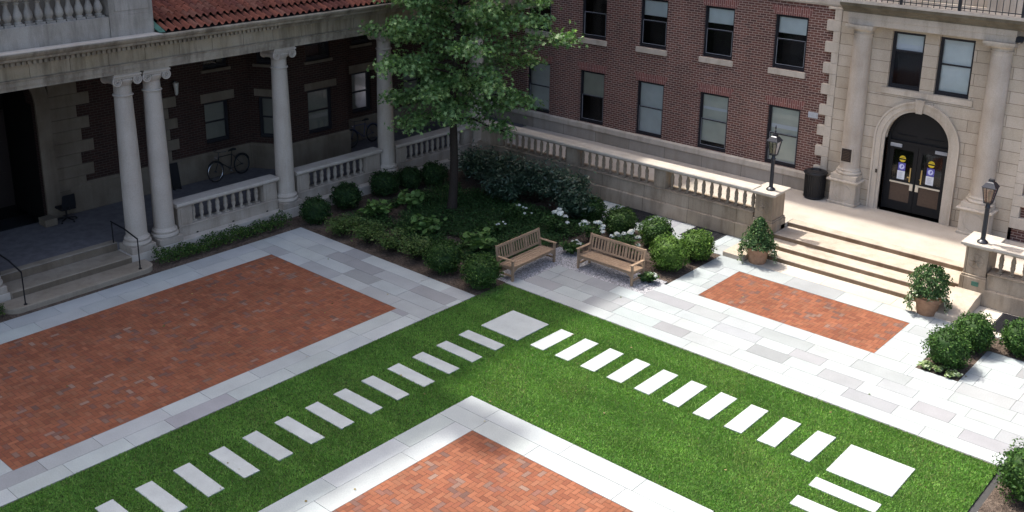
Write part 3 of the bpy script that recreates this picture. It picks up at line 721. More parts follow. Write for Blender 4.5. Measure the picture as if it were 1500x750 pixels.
# quoins by the wall behind the paired columns
m = MB()
for k in range(6):
    m.fbox(FW_, 16.15, (17.25 if k % 2 else 16.95), .003, .05, 1.45 + k * .36, 1.79 + k * .36)
m.build('quoins', M['shadestone'], pb)
# ledge and column plinths
m = MB(); m.box(-26.72, XA, 13.2, 27.35, -.05, .30); m.box(-26.72, XA, 2, 9.84, -.05, .30); m.build('plinth_course', M['cap'], pb, bevel=.01)  # ledge in paler stone, the sky light it catches put into the colour
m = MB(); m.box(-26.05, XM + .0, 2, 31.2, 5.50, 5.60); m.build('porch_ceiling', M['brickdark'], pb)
# entablature
en = MB(); F0 = FL(XA); Y0_, Y1_ = -3, 31.2
en.fprof(F0, [(-.80, 5.51), (0, 5.51), (0, 5.62), (.03, 5.62), (.03, 5.74), (.055, 5.74), (.075, 5.79), (-.80, 5.79)], Y0_, Y1_)
ent = en.build('entablature', M['entab'], pb)
m = MB(); m.fbox(F0, Y0_, Y1_, -.80, .0, 5.792, 6.14); m.build('frieze', M['entabj'], ent)
m = MB(); m.fbox(F0, Y0_, 18.6, -.8, .035, 6.141, 6.24); m.fbox(F0, 18.6, Y1_, -.8, .05, 6.141, 6.24)
y = 2.0
while y < 18.6: m.fbox(F0, y, y + .075, .036, .11, 6.15, 6.238); y += .14
m.build('dentils', M['entab'], ent)
m = MB(); m.fprof(F0, [(-.8, 6.242), (.10, 6.242), (.12, 6.29), (.30, 6.30), (.32, 6.36), (.38, 6.40), (.43, 6.47), (.43, 6.50), (-.8, 6.505)], Y0_, Y1_); m.build('cornice', M['entab'], ent); m = MB(); m.fbox(F0, Y0_, 14.5, .033, .445, 6.507, 6.53); m.build('cornice_ledge', M['cap'], ent)
# columns
def porch_column(y):
    m = MB(); x = XC; m.box(x - .37, x + .37, y - .37, y + .37, .301, .50)
    cl = m.build('column', M['porchstone'], pb, bevel=.012)
    m = MB(); m.lathe(x, y, [(.30, .501), (.375, .505), (.395, .545), (.385, .59), (.345, .605), (.335, .625), (.345, .645), (.36, .665), (.355, .70), (.325, .715), (.315, .745), (.295, .78)], 40); m.build('base', M['colstone'], cl, True)
    m = MB(); pr = [(.295, .781)]
    for k in range(1, 13):
        t = k / 12; pr.append((.295 - .055 * (t ** 1.7), .78 + t * 4.05))
    m.lathe(x, y, pr, 40); m.lathe(x, y, [(.236, 4.831), (.268, 4.835), (.280, 4.86), (.268, 4.885), (.238, 4.89), (.236, 5.13)], 40); m.build('shaft', M['colstone'], cl, True)
    m = MB(); m.lathe(x, y, [(.237, 5.131), (.25, 5.15), (.31, 5.24), (.33, 5.30), (.30, 5.36)], 32)
    m.box(x - .33, x + .33, y - .40, y + .40, 5.36, 5.42); m.box(x - .37, x + .37, y - .41, y + .41, 5.425, 5.47); m.box(x - .35, x + .35, y - .38, y + .38, 5.472, 5.508)
    for sg in (-1, 1):
        yc, zc = y + sg * .285, 5.285
        for xs in (-1, 1):                                     # spiral scroll on front and back
            sp = []
            for k in range(34):
                a = k / 33 * 2.3 * 2 * PI; rr = .135 * (1 - k / 33 * .82); sp.append((x + xs * .325, yc + sg * rr * math.sin(a + .3), zc + rr * math.cos(a + .3)))
            m.tube(sp, [.026 - .012 * k / 33 for k in range(34)], 6)
        n = 20                                                 # bolster between the scrolls
        ring = lambda xx, r: m.pts([(xx, yc + r * math.cos(2 * PI * k / n), zc + r * math.sin(2 * PI * k / n)) for k in range(n)])
        prv = None
        for xx, r in ((-.285, .001), (-.285, .12), (-.16, .10), (0, .085), (.16, .10), (.285, .12), (.285, .001)):
            q = ring(x + xx, r)
            if prv is not None:
                for k in range(n): m.f.append([prv + k, prv + (k + 1) % n, q + (k + 1) % n, q + k]); m.c.append(None)
            prv = q
    for k in range(5): m.lathe(x + .29, y - .12 + .06 * k, [(.001, 5.26), (.03, 5.28), (.032, 5.31), (.02, 5.345), (.001, 5.35)], 8)
    m.build('capital', M['colstone'], cl, True)
for y in (8.54, 9.42, 13.62, 14.49, 18.80, 23.12, 27.72): porch_column(y)
# tile roof: scalloped courses stepping up the slope
def tiles():
    mb = MB(); per = .2285; pit = math.tan(R(21)); x0, z0 = -25.72, 6.50; y0, y1 = 14.72, 31.2; nper = int((y1 - y0) / per); k_ = 8
    xs = [x0, x0 - .40]
    while xs[-1] > XM: xs.append(xs[-1] - .31)
    for ci, (a, b) in enumerate(zip(xs, xs[1:])):
        lift = .03 if ci == 0 else .105; b -= .10
        za, zb = z0 + (x0 - a) * pit + lift + .03, z0 + (x0 - b) * pit + lift - .015
        for i in range(nper):
            q = random.random(); base = np.array([.245, .082, .05]) if q < .6 else np.array([.18, .062, .043]) if q < .85 else np.array([.24, .10, .066])
            c = tuple(base * random.uniform(.8, 1.15)); jz = random.uniform(-.004, .004)
            for j in range(k_):
                def w_(t): t = t % 1.0; return .075 * math.sin(PI * t / .62) if t < .62 else -.022 * math.sin(PI * (t - .62) / .38)
                t0, t1 = j / k_, (j + 1) / k_; ya, yb = y0 + (i + t0) * per, y0 + (i + t1) * per; ha, hb = w_(t0) + jz, w_(t1) + jz; th = .014
                mb.face([(a, ya, za + ha), (a, yb, za + hb), (b, yb, zb + hb), (b, ya, zb + ha)], c)
                mb.face([(a, ya, za + ha), (a, yb, za + hb), (a, yb, za + hb - th), (a, ya, za + ha - th)], c)
    return mb
rf = tiles().build('tile_roof', M['tile'], pb)
m = MB(); pit = math.tan(R(21)); m.face([(-25.70, 14.7, 6.512), (-25.70, 31.2, 6.512), (XM, 31.2, 6.50 + 4.25 * pit), (XM, 14.7, 6.50 + 4.25 * pit)]); m.build('roof_deck', M['dark'], rf)
m = MB(); m.hexa([(-25.72, 14.51, 6.532), (-25.72, 14.70, 6.532), (-26.6, 14.70, 6.82), (-26.6, 14.51, 6.82), (-25.74, 14.51, 6.56), (-25.74, 14.69, 6.56), (-26.6, 14.69, 6.90), (-26.6, 14.51, 6.90)]); m.build('copper_flashing', M['copper'], rf)

# porch floor, terrace floor
m = MB(); m.box(XM, -26.72, 2, 31.1, -.04, PF - .01); m.box(-26.72, -26.7, 9.84, 13.2, -.04, PF - .01)
struct(m.build('porch_floor', M['porchfloor']), 'grey flagstone floor of the shaded porch', 'floor')
# steps of the porch
st = thing('porch_steps', (-26, 11.5, 0), 'broad grey stone steps with rounded ends leading up to the dark porch arch', 'steps')
def rounded(x0, x1, y0, y1, r):
    P = [(x0, y0), (x0, y1)]
    for k in range(9): a = PI / 2 - PI / 2 * k / 8; P.append((x1 - r + r * math.cos(a), y1 - r + r * math.sin(a)))
    for k in range(9): a = -PI / 2 * k / 8; P.append((x1 - r + r * math.cos(a), y0 + r + r * math.sin(a)))
    return P
m = MB(); m.prism(rounded(-25.92, -25.22, 9.45, 13.56, .38), -.04, .13); m.build('step', M['porchstep'], st, bevel=.012)
m = MB(); m.box(-26.70, -25.93, 9.845, 13.195, -.04, .30); sp = m.build('step', M['porchstep'], st, bevel=.012); m = MB(); m.box(-25.9295, -25.926, 9.86, 13.18, .131, .275); m.build('riser', M['darkriser'], sp)
m = MB(); m.box(-26.98, -26.701, 9.845, 13.195, .25, PF + .004); sp = m.build('step', M['porchstep'], st, bevel=.012); m = MB(); m.box(-26.7005, -26.697, 9.86, 13.18, .301, .51); m.build('riser', M['darkriser'], sp)
# handrails
def handrail(y, label):
    t = thing('handrail', (-25.9, y, .13), label, 'handrail', 'handrails on the porch steps'); m = MB()
    m.tube([(-26.78, y, 1.17), (-26.05, y, 1.14), (-25.34, y, 1.02)], .022, 8); m.build('rail', M['black'], t)
    m = MB(); m.tube([(-25.34, y, .13), (-25.34, y, 1.02)], .018, 8); m.lathe(-25.34, y, [(.045, .13), (.045, .15), (.02, .16)], 12); m.build('post', M['black'], t)
    m = MB(); m.tube([(-26.74, y, .30), (-26.74, y, 1.16)], .018, 8); m.lathe(-26.74, y, [(.045, .30), (.045, .32), (.02, .33)], 12); m.build('post', M['black'], t)
handrail(13.10, 'black iron handrail beside the paired columns, right side of the porch steps')
handrail(9.93, 'black iron handrail at the left edge of the view, on the porch steps')

# ------------------------------------------------------------------ balustrades
def baluster_mesh(h, r=.078, kind='double'):
    m = MB(); e = .045 if kind == 'double' else .05
    m.box(-r, r, -r, r, 0, e); m.box(-r, r, -r, r, h - e, h); H = h - 2 * e; pr = []
    if kind == 'double': P = [(0, .60), (.04, .72), (.07, .58), (.14, .62), (.24, .86), (.36, 1.0), (.44, .84), (.475, .78), (.49, .98), (.51, .98), (.525, .78), (.56, .84), (.64, 1.0), (.76, .86), (.86, .62), (.93, .58), (.96, .72), (1, .60)]
    else: P = [(0, .80), (.05, .86), (.09, .62), (.15, .72), (.25, 1.0), (.34, 1.04), (.45, .92), (.6, .62), (.74, .46), (.84, .48), (.87, .66), (.92, .66), (.95, .5), (1, .7)]
    m.lathe(0, 0, [(r * b, e + H * a) for a, b in P], 14)
    return m
BAL = {}
def bal_me(h, mat, kind='double', r=.078):
    k = (h, mat, kind)
    if k not in BAL: me = baluster_mesh(h, r, kind).mesh('baluster', (0, 0, 0), True); me.materials.append(M[mat]); BAL[k] = me
    return BAL[k]
def porch_balustrade(y0, y1, p0, p1, n, b0, step, label):
    x = -26.44; t = thing('stone_balustrade', (x, (y0 + y1) / 2, .30), label, 'balustrade', 'stone balustrades between the porch columns'); f = FL(-26.25)
    m = MB(); m.fbox(f, y0, y1, -.38, 0, .301, .60); m.fbox(f, y0, y1, -.38, .02, .601, .64); m.build('base', M['porchstone'], t, bevel=.008)
    for a, b in ((y0, p0), (p1, y1)):
        m = MB(); m.fbox(f, a, b, -.36, -.01, .641, 1.23); m.fbox(f, a + .08, b - .08, -.011, .005, .70, 1.17); m.build('post', M['porchstone'], t, bevel=.008)
    m = MB(); m.fprof(f, [(-.44, 1.26), (-.40, 1.231), (.03, 1.231), (.06, 1.26), (.08, 1.285), (.08, 1.345), (.06, 1.362), (-.42, 1.362), (-.44, 1.345)], y0 - .06, y1 + .06); m.build('rail', M['cap'], t)
    me = bal_me(.59, 'porchstone', 'double', .071)
    for k in range(n): inst('baluster', me, t, (x + .01, b0 + step * k, .641))
    for k in range(3):
        yy = y0 + .55 + k * (y1 - y0 - 1.0) / 2; m = MB(); m.fbox(f, yy, yy + .07, .0, .003, .31, .35); m.build('drain_hole', M['dark'], t)
    return t
porch_balustrade(14.90, 18.40, 15.37, 17.91, 9, 15.50, .279, 'porch balustrade bay nearest the steps, right beside the paired columns')
porch_balustrade(19.20, 22.74, 19.67, 22.12, 9, 19.76, .281, 'porch balustrade bay in the middle, behind the dark round shrubs')
porch_balustrade(23.50, 27.38, 23.95, 26.93, 11, 24.09, .270, 'porch balustrade bay behind the tree trunk at the far corner')
# roof balustrade over the porch entrance
t = thing('roof_balustrade', (-26.2, 11.4, 6.5), 'grey stone balustrade with solid pedestals on the porch roof at the top left', 'balustrade'); f = FL(-25.97)
m = MB(); m.fbox(f, 9.55, 13.25, -.42, 0, 6.507, 7.08); m.build('base', M['parapet'], t, bevel=.01)
for a, b in ((13.25, 14.50), (8.3, 9.55)):
    m = MB(); m.fbox(f, a + .003, b, -.5, .03, 6.507, 8.0); m.fbox(f, a + .003, b, -.48, .033, 7.09, 7.12); m.fbox(f, a + .15, b - .12, .03, .045, 7.2, 7.85); m.fbox(f, a - .05, b + .05, -.56, .09, 8.0, 8.14); m.build('pedestal', M['parapet'], t, bevel=.01)
m = MB(); m.fbox(f, 9.555, 13.25, -.45, .04, 7.76, 7.92); m.build('rail', M['parapet'], t, bevel=.012)
me = bal_me(.68, 'parapet', 'vase', .115)
for k in range(14): inst('baluster', me, t, (-26.17, 13.07 - .262 * k, 7.08))

# terrace wall and balustrade along the right building
YT = 26.95
def terrace_balustrade(name, x0, x1, piers, bals, label, loc):
    t = thing(name, loc, label, 'balustrade', 'terrace balustrades along the right building'); f = FR(YT)
    m = MB(); m.fbox(f, x0, x1, -.62, .0, -.05, .44); m.fprof(f, [(-.62, .441), (.0, .441), (-.012, .46), (-.07, .475), (-.62, .475)], x0, x1); m.build('wall', M['terr'], t)
    m = MB(); m.fbox(f, x0, x1, -.58, -.06, .476, .88); m.fprof(f, [(-.58, .881), (-.045, .881), (-.03, .90), (-.03, .925), (-.58, .93)], x0, x1); m.build('base', M['terr'], t)
    for a, b in piers:
        m = MB(); m.fbox(f, a, b, -.44, -.07, .931, 1.545); m.fbox(f, a + .09, b - .09, -.071, -.058, 1.0, 1.48); m.build('pier', M['terr'], t, bevel=.008)
    m = MB(); m.fprof(f, [(-.50, 1.585), (-.45, 1.546), (-.03, 1.546), (.02, 1.585), (.04, 1.60), (.04, 1.665), (.02, 1.69), (-.48, 1.69), (-.50, 1.665)], x0, x1); m.build('rail', M['cap'], t)
    me = bal_me(.615, 'terr', 'double', .064)
    for x in bals: inst('baluster', me, t, (x, YT + .24, .931))
    return t
terrace_balustrade('stone_balustrade', -25.6, -14.07, [(-25.45, -24.52), (-21.35, -20.90), (-17.71, -17.26)],
    [-24.35] + [-24.10 + .292 * i for i in range(10)] + [-20.76 + .296 * i for i in range(11)][:-1] + [-17.10 + .292 * i for i in range(11)][:-1] + [-14.18],
    'long stone terrace balustrade running from the tree corner to the left lamp pier', (-19.8, 27.3, 0))
terrace_balustrade('stone_balustrade', -7.18, 2.0, [(-3.9, -3.45)], [-6.93 + .296 * i for i in range(10)] + [-3.2 + .296 * i for i in range(12)],
    'short stretch of stone terrace balustrade right of the steps, cut by the picture edge', (-4, 27.3, 0))
def pier(x0, x1, label, plate=False):
    t = thing('lamp_pier', ((x0 + x1) / 2, 27.3, 0), label, 'pier', 'stone lamp piers flanking the terrace steps')
    m = MB(); m.box(x0 - .05, x1 + .05, YT + .0, YT + .90, .0, .72); m.box(x0 - .03, x1 + .03, YT + .02, YT + .88, .72, .78); m.build('base', M['terr'], t, bevel=.012)
    m = MB(); m.box(x0, x1, YT + .06, YT + .84, .781, 1.54); m.build('shaft', M['terr'], t, bevel=.01)
    m = MB(); xc, zc = (x0 + x1) / 2, 1.16                     # carved round rosette panel on the front
    pts = [(xc + .20 * math.cos(2 * PI * k / 28), YT + .058, zc + .20 * math.sin(2 * PI * k / 28)) for k in range(28)]; m.tube(pts, .012, 6, True)
    for k in range(6): a = PI / 3 * k; m.tube([(xc + .03 * math.cos(a), YT + .056, zc + .03 * math.sin(a)), (xc + .16 * math.cos(a), YT + .056, zc + .16 * math.sin(a))], [.03, .012], 6)
    m.build('carved_panel', M['terr'], t)
    m = MB(); m.box(x0 - .06, x1 + .06, YT + .0, YT + .90, 1.541, 1.585); m.box(x0 - .12, x1 + .12, YT - .06, YT + .96, 1.586, 1.665); m.build('cap', M['cap'], t, bevel=.012)
    if plate:
        m = MB(); m.box(xc - .02, xc + .16, YT - .012, YT - .001, .50, .62); m.build('small_plate', M['copper'], t)
pier(-14.02, -13.44, 'stone lamp pier left of the terrace steps, at the end of the long balustrade')
pier(-7.80, -7.22, 'stone lamp pier right of the terrace steps, with a small green plate', True)
# terrace steps
st = thing('terrace_steps', (-10.6, 26.9, 0), 'wide sunlit stone steps climbing to the arched doorway terrace', 'steps')
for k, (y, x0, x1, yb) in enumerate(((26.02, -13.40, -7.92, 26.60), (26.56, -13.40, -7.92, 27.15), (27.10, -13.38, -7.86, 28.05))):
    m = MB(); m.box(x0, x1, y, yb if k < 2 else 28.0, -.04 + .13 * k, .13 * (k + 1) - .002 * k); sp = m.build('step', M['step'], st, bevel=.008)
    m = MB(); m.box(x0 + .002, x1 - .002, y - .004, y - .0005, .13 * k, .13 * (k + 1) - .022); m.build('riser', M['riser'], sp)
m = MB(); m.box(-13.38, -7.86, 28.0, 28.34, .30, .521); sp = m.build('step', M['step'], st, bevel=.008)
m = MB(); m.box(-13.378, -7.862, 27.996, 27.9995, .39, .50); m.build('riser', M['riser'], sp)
m = MB()
def cheek(x0, x1): m.fprof(Frame((0, 0), (1, 0), (0, -1)), [(-26.94, -.04), (-26.94, .36), (-26.5, .33), (-26.1, .24), (-25.75, .16), (-25.45, .13), (-25.42, -.04)], x0, x1)
cheek(-7.915, -7.23); m.build('cheek_block', M['step'], st, bevel=.006)
m = MB(); m.box(-14.08, -13.41, 25.35, 26.94, -.04, .14); m.build('cheek_block', M['step'], st, bevel=.01)
m = MB()
m.box(-26.7, -13.39, YT + .625, 31.1, .0, .52); m.box(-13.39, -7.85, 28.342, 31.1, .0, .52); m.box(-7.85, 5, YT + .625, 31.1, .0, .52); m.box(-7.85, -7.15, YT + .9, YT + .905, 0, .52)
struct(m.build('terrace', M['terrace']), 'pale aggregate terrace floor before the arched doors', 'terrace')
# iron grates
def grate(x0, x1, y0, y1, label):
    t = thing('iron_grate', ((x0 + x1) / 2, (y0 + y1) / 2, 0), label, 'grate', 'iron grates set in paving by the terrace wall')
    m = MB(); m.face([(x0, y0, -.03), (x1, y0, -.03), (x1, y1, -.03), (x0, y1, -.03)]); m.build('pit', M['dark'], t)
    m = MB()
    for a in ((x0, x1, y0, y0 + .04), (x0, x1, y1 - .04, y1), (x0, x0 + .04, y0 + .04, y1 - .04), (x1 - .04, x1, y0 + .04, y1 - .04)): m.box(*a, -.03, .012)
    m.build('frame', M['grate'], t); m = MB(); y = y0 + .08
    while y < y1 - .06: m.box(x0 + .04, x1 - .04, y, y + .022, -.025, .008); y += .062
    for k in range(1, 4): xx = x0 + (x1 - x0) * k / 4; m.box(xx - .008, xx + .008, y0 + .04, y1 - .04, -.026, .004)
    m.build('bars', M['grate'], t)
grate(-18.7, -17.45, 25.93, 26.93, 'dark iron grate at the foot of the terrace wall behind the farther round bushes')
grate(-15.95, -14.85, 25.93, 26.93, 'dark iron grate at the foot of the terrace wall near the left flower pot')
grate(-6.62, -5.2, 25.6, 26.88, 'dark iron grate by the right balustrade, behind the right hand bushes')

# ------------------------------------------------------------------ right building
YB = 31.25; FB = FR(YB)
bb = thing('brick_building', (-18, 31.3, 0), 'red brown brick building with black sash windows and a pale stone entrance bay', 'building')
CXW = [-15.43 - 2.705 * k for k in range(6)]
lo = [(c - .59, c + .59, 1.162, 3.23) for c in CXW]; up = [(c - .59, c + .59, 4.50, 6.31) for c in CXW]
hi_w = [(c - .59, c + .59, 4.5 + 3.3 * q, 6.31 + 3.3 * q) for c in CXW for q in (1, 2, 3)]
m = MB(); m.wall(FB, -33.5, -13.66, .4, 24, lo + up, .14); m.wall(FB, -7.84, 8, .4, 24, [], 0); m.wall(FB, -13.66, -7.84, 10.4, 24, [], 0)
m.box(-33.5, 8, YB + .9, YB + 12, .4, 24); m.build('wall', M['brick'], bb)
m = MB(); m.fprof(FB, [(-.3, 23.0), (.1, 23.0), (.3, 23.6), (.85, 23.8), (.85, 24.1), (-.3, 24.2)], -33.5, 8); m.build('shade_cornice', M['buff'], bb)  # unseen overhang added so its shadow covers the back of the terrace
m = MB(); m.fbox(FB, -33.5, -13.67, .002, .12, .45, .935); m.fbox(FB, -33.5, -13.67, .002, .17, .45, .66) if False else None
m.build('base_course', M['base'], bb)
m = MB(); m.fprof(FB, [(-.13, .936), (.15, .936), (.16, .96), (.16, 1.13), (.12, 1.16), (-.13, 1.162)], -33.5, -13.67); m.build('base_coping', M['buff'], bb)
m = MB(); m.fprof(FB, [(.0, 6.78), (.05, 6.78), (.07, 6.84), (.07, 7.08), (.03, 7.12), (.0, 7.12)], -33.5, -13.67); m.build('belt_course', M['buff'], bb)
lob = [(.93, 'blind2', (2.42, 2.56)), (.86, 'blind2', (2.60, 2.70)), (.95, 'blind', None), (.46, 'blind2', None), (.92, 'blind', None), (.9, 'blind2', None)]
upb = [.33, .32, .34, .14, .05, .3]
for h, (b, bm_, hf) in zip(lo, lob): window(bb, FB, h, b, bm_, .14, None, None, True, .52, hf)
for h, b in zip(up, upb): window(bb, FB, h, b, 'blind', .14, .20, None, True, .54)
for h in lo + up:
    m = MB(); e = .055; m.fpoly(FB, [(h[0] - .04, h[3]), (h[1] + .04, h[3]), (h[1] + .16, h[3] + .30), (h[0] - .16, h[3] + .30)], -.002, .006); m.build('brick_lintel', M['soldier'], bb)
m = MB(); m.fbox(FB, -14.55, -14.21, .001, .02, 3.04, 3.23); 
for k in range(5): m.fbox(FB, -14.53, -14.23, .02, .028, 3.06 + k * .032, 3.076 + k * .032)
m.build('wall_vent', M['vent'], bb)
# entrance bay
FE = FR(31.12); XCN = -10.81
QL, QR = -13.66, -7.90
for side in (0, 1):
    m = MB(); k = 0; z = 1.165 if side == 0 else .90
    while z < 6.75:
        wd = .48 if k % 2 == 0 else .24; zz = min(z + .345, 6.77)
        if side == 0: m.fbox(FE, QL - wd, QL - .004, -.15, .022, z, zz - .006)
        else: m.fbox(FE, QR + .004, QR + wd, -.15, .022, z, zz - .006)
        z += .346; k += 1
    m.build('quoins', M['buff'], bb, bevel=.008)
wl = (-12.0, -10.99, 4.48, 6.25); wr = (-10.565, -9.535, 4.48, 6.25); DR = .985; DS = 2.88; DX = -10.87
m = MB(); m.wall(FE, QL, QR, .4, 6.8, [wl, wr, (DX - DR, DX + DR, .4, DS + DR)], .18); m.archfill(FE, DX, DR, DS, DS + DR, -.001)
m.build('ashlar_wall', M['ashlar'], bb)
m = MB(); m.wall(FR(31.24), -13.6, -8.25, 6.9, 10.4, [(-12.3, -9.4, 7.2, 9.6)], .2); m.face([FR(31.5)(-12.3, 0, 7.2), FR(31.5)(-9.4, 0, 7.2), FR(31.5)(-9.4, 0, 9.6), FR(31.5)(-12.3, 0, 9.6)]); m.build('upper_stone_wall', M['buff'], bb)
m = MB(); m.wall(FR(31.245), -8.25, QR + .1, 6.9, 10.4, [], 0); m.build('upper_brick_wall', M['brick'], bb)
w_a = window(bb, FE, wl, .28, 'blind', .18, None, None, False, .66, (5.62, 5.85)); w_b = window(bb, FE, wr, .96, 'blind', .18, None, None, False, .53)
m = MB(); m.fbox(FE, -12.15, -9.38, .002, .05, 4.30, 4.475); m.build('entrance_sill', M['buff'], bb)
m = MB(); m.ring(FE, DX, DS, DR, DR + .10, -.18, .05, .52); m.ring(FE, DX, DS, DR + .101, DR + .27, .002, .085, .52); m.ring(FE, DX, DS, DR + .271, DR + .33, .002, .12, .52)
m.fpoly(FE, [(DX - .09, DS + DR - .02), (DX + .09, DS + DR - .02), (DX + .14, DS + DR + .40), (DX - .14, DS + DR + .40)], .086, .15); m.build('archway', M['buff'], bb)
m = MB(); m.fbox(FE, DX - 1.62, DX - .0, .001, .012, 4.235, 4.27); m.fbox(FE, DX, DX + 1.55, .001, .012, 4.235, 4.27); m.build('string_moulding', M['buff'], bb)
FD = FR(31.45)
m = MB(); m.ring(FD, DX, DS, DR - .08, DR, -.05, .06, .52); m.fbox(FD, DX - DR + .08, DX + DR - .08, -.03, .07, 2.70, 2.80)
m.fpoly(FD, [(DX + (DR - .08) * math.cos(PI * k / 24), DS + (DR - .08) * math.sin(PI * k / 24)) for k in range(25)], -.02, .005)
for sg in (-1, 1): m.fbox(FD, DX + sg * .42 - .3, DX + sg * .42 + .3, .006, .03, 2.98, 3.0)
m.fbox(FD, DX - DR + .08, DX + DR - .08, -.02, .004, 2.80, 2.882); m.build('fanlight', M['black'], bb)
m = MB(); m.face([FD(DX - DR, -.62, .5), FD(DX + DR, -.62, .5), FD(DX + DR, -.62, 2.8), FD(DX - DR, -.62, 2.8)]); m.face([FD(DX - DR, -.62, .53), FD(DX + DR, -.62, .53), FD(DX + DR, -.05, .53), FD(DX - DR, -.05, .53)]); m.build('lobby', M['dark'], bb)
for sg in (-1, 1):
    a, b = (DX - DR + .085, DX - .006) if sg < 0 else (DX + .006, DX + DR - .085)
    m = MB(); zs = [(.53, .82), (1.42, 1.55), (2.52, 2.695)]; st_ = .13
    m.fbox(FD, a, a + st_, 0, .05, .53, 2.695); m.fbox(FD, b - st_, b, 0, .05, .53, 2.695)
    for z0, z1 in zs: m.fbox(FD, a + st_, b - st_, 0, .05, z0, z1)
    dr = m.build('door', M['black'], bb)
    m = MB(); m.fbox(FD, a + st_, b - st_, .01, .03, .82, 1.42); m.build('kick_panel', M['kick'], dr)
    m = MB(); m.face([FD(a + st_, .02, 1.55), FD(b - st_, .02, 1.55), FD(b - st_, .02, 2.52), FD(a + st_, .02, 2.52)]); m.build('pane', M['glass'], dr)
    m = MB(); m.fbox(FD, a + st_ - .02, b - st_ + .02, .051, .075, 1.425, 1.475); m.build('push_bar', M['steel'], dr)
    hx = b - .085 if sg < 0 else a + .085
    m = MB(); m.fbox(FD, hx - .05, hx + .05, .051, .09, 1.26, 1.48); m.build('lock_plate', M['steel'], dr)
    m = MB(); bx = b - .17 if sg < 0 else a + .17; m.fbox(FD, bx - .018, bx + .018, .03, .06, 1.52, 1.98); m.fbox(FD, bx - .09, bx - .019, .03, .05, 1.64, 1.68); m.build('brass_pull', M['brass'], dr)
    m = MB(); cx = a + .02 if sg < 0 else b - .38; m.fbox(FD, cx, cx + .36, .055, .11, 2.60, 2.70); m.build('door_closer', M['sash'], dr)
    px = (a + b) / 2 - .02
    m = MB(); m.disc(FD, px, 2.22, .105, .026); m.build('yellow_sticker', M['yellow'], dr)
    m = MB(); m.fbox(FD, px - .10, px + .10, .027, .029, 2.19, 2.235); m.fbox(FD, px - .07, px + .07, .027, .0285, 2.265, 2.275); m.build('sticker_band', M['black'], dr)
    m = MB(); m.fbox(FD, px - .115, px + .115, .0225, .024, 1.84, 2.09); m.build('violet_sticker', M['violet'], dr)
    m = MB(); m.disc(FD, px, 1.965, .085, .026); m.build('round_sticker', M['lilac'], dr)
    m = MB(); m.fbox(FD, px - .012, px + .012, .027, .0275, 1.92, 1.985); m.disc(FD, px + .02, 1.985, .028, .0272, 10); m.build('sticker_emblem', M['violet'], dr)
    m = MB(); m.fbox(FD, px - .12, px + .12, .026, .029, 1.54, 1.83); m.build('paper_notice', M['paper'], dr)
    m = MB()
    for q in range(6): m.fbox(FD, px - .085, px + random.uniform(.03, .085), .0295, .03, 1.60 + q * .033, 1.608 + q * .033)
    m.build('notice_lines', M['sash'], dr)
m = MB(); m.fbox(FE, -12.02, -11.96, .086, .10, 1.72, 1.84); m.build('call_button', M['bronze'], bb)
# engaged columns on pedestals
def entry_column(x):
    m = MB(); y1 = 31.115; y0 = 30.66
    m.box(x - .43, x + .43, y0, y1, .52, 1.26); m.box(x - .47, x + .47, y0 - .04, y1, .52, .60); c = m.build('column', M['buff'], bb, bevel=.01)
    m = MB(); m.box(x - .47, x + .47, y0 - .05, y1, 1.262, 1.30); m.box(x - .53, x + .53, y0 - .11, y1, 1.301, 1.36); m.build('pedestal_cap', M['buff'], c, bevel=.012)
    m = MB(); pts = [(x + .30 * math.cos(2 * PI * k / 32), y0 - .002, .94 + .24 * math.sin(2 * PI * k / 32)) for k in range(32)]; m.tube(pts, .014, 6, True); m.build('oval_panel', M['buff'], c)
    yc = 31.05; m = MB(); m.box(x - .42, x + .42, yc - .42, y1, 1.361, 1.52); m.lathe(x, yc, [(.30, 1.521), (.395, 1.525), (.415, 1.565), (.40, 1.61), (.36, 1.62), (.35, 1.64), (.365, 1.66), (.355, 1.69), (.33, 1.70), (.322, 1.74)], 40); m.build('base', M['buff'], c, True)
    m = MB(); pr = [(.318 - .033 * ((k / 12) ** 1.6), 1.741 + k / 12 * 4.22) for k in range(13)]; m.lathe(x, yc, pr, 40); m.build('shaft', M['colstone2'], c, True)
    m = MB(); m.lathe(x, yc, [(.286, 5.962), (.286, 6.06), (.31, 6.065), (.315, 6.09), (.29, 6.10), (.29, 6.17), (.32, 6.18), (.37, 6.24)], 36); m.box(x - .40, x + .40, yc - .40, y1, 6.241, 6.30); m.box(x - .435, x + .435, yc - .435, y1, 6.301, 6.375); m.build('capital', M['buff'], c, True)
M['colstone2'] = stone('cream_column_stone', (.45, .385, .31), (.55, .485, .41), .35, (.62, .55, .48))
entry_column(-12.88); entry_column(-8.76)
FP_ = FR(30.72)
m = MB(); m.fbox(FP_, -13.28, -8.36, -.41, .0, 6.376, 6.56); m.fbox(FP_, -13.30, -8.34, -.41, .02, 6.561, 6.74); e = m.build('entablature', M['buff'], bb, bevel=.006)
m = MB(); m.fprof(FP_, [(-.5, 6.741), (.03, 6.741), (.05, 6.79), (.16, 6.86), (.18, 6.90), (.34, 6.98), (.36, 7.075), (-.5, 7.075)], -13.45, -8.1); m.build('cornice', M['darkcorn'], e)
m = MB(); m.fbox(FP_, -13.52, -8.03, -.53, .42, 7.077, 7.125); m.fbox(FP_, -13.50, -8.05, -.53, .385, 7.126, 7.16); m.build('balcony_slab', M['cap'], e)
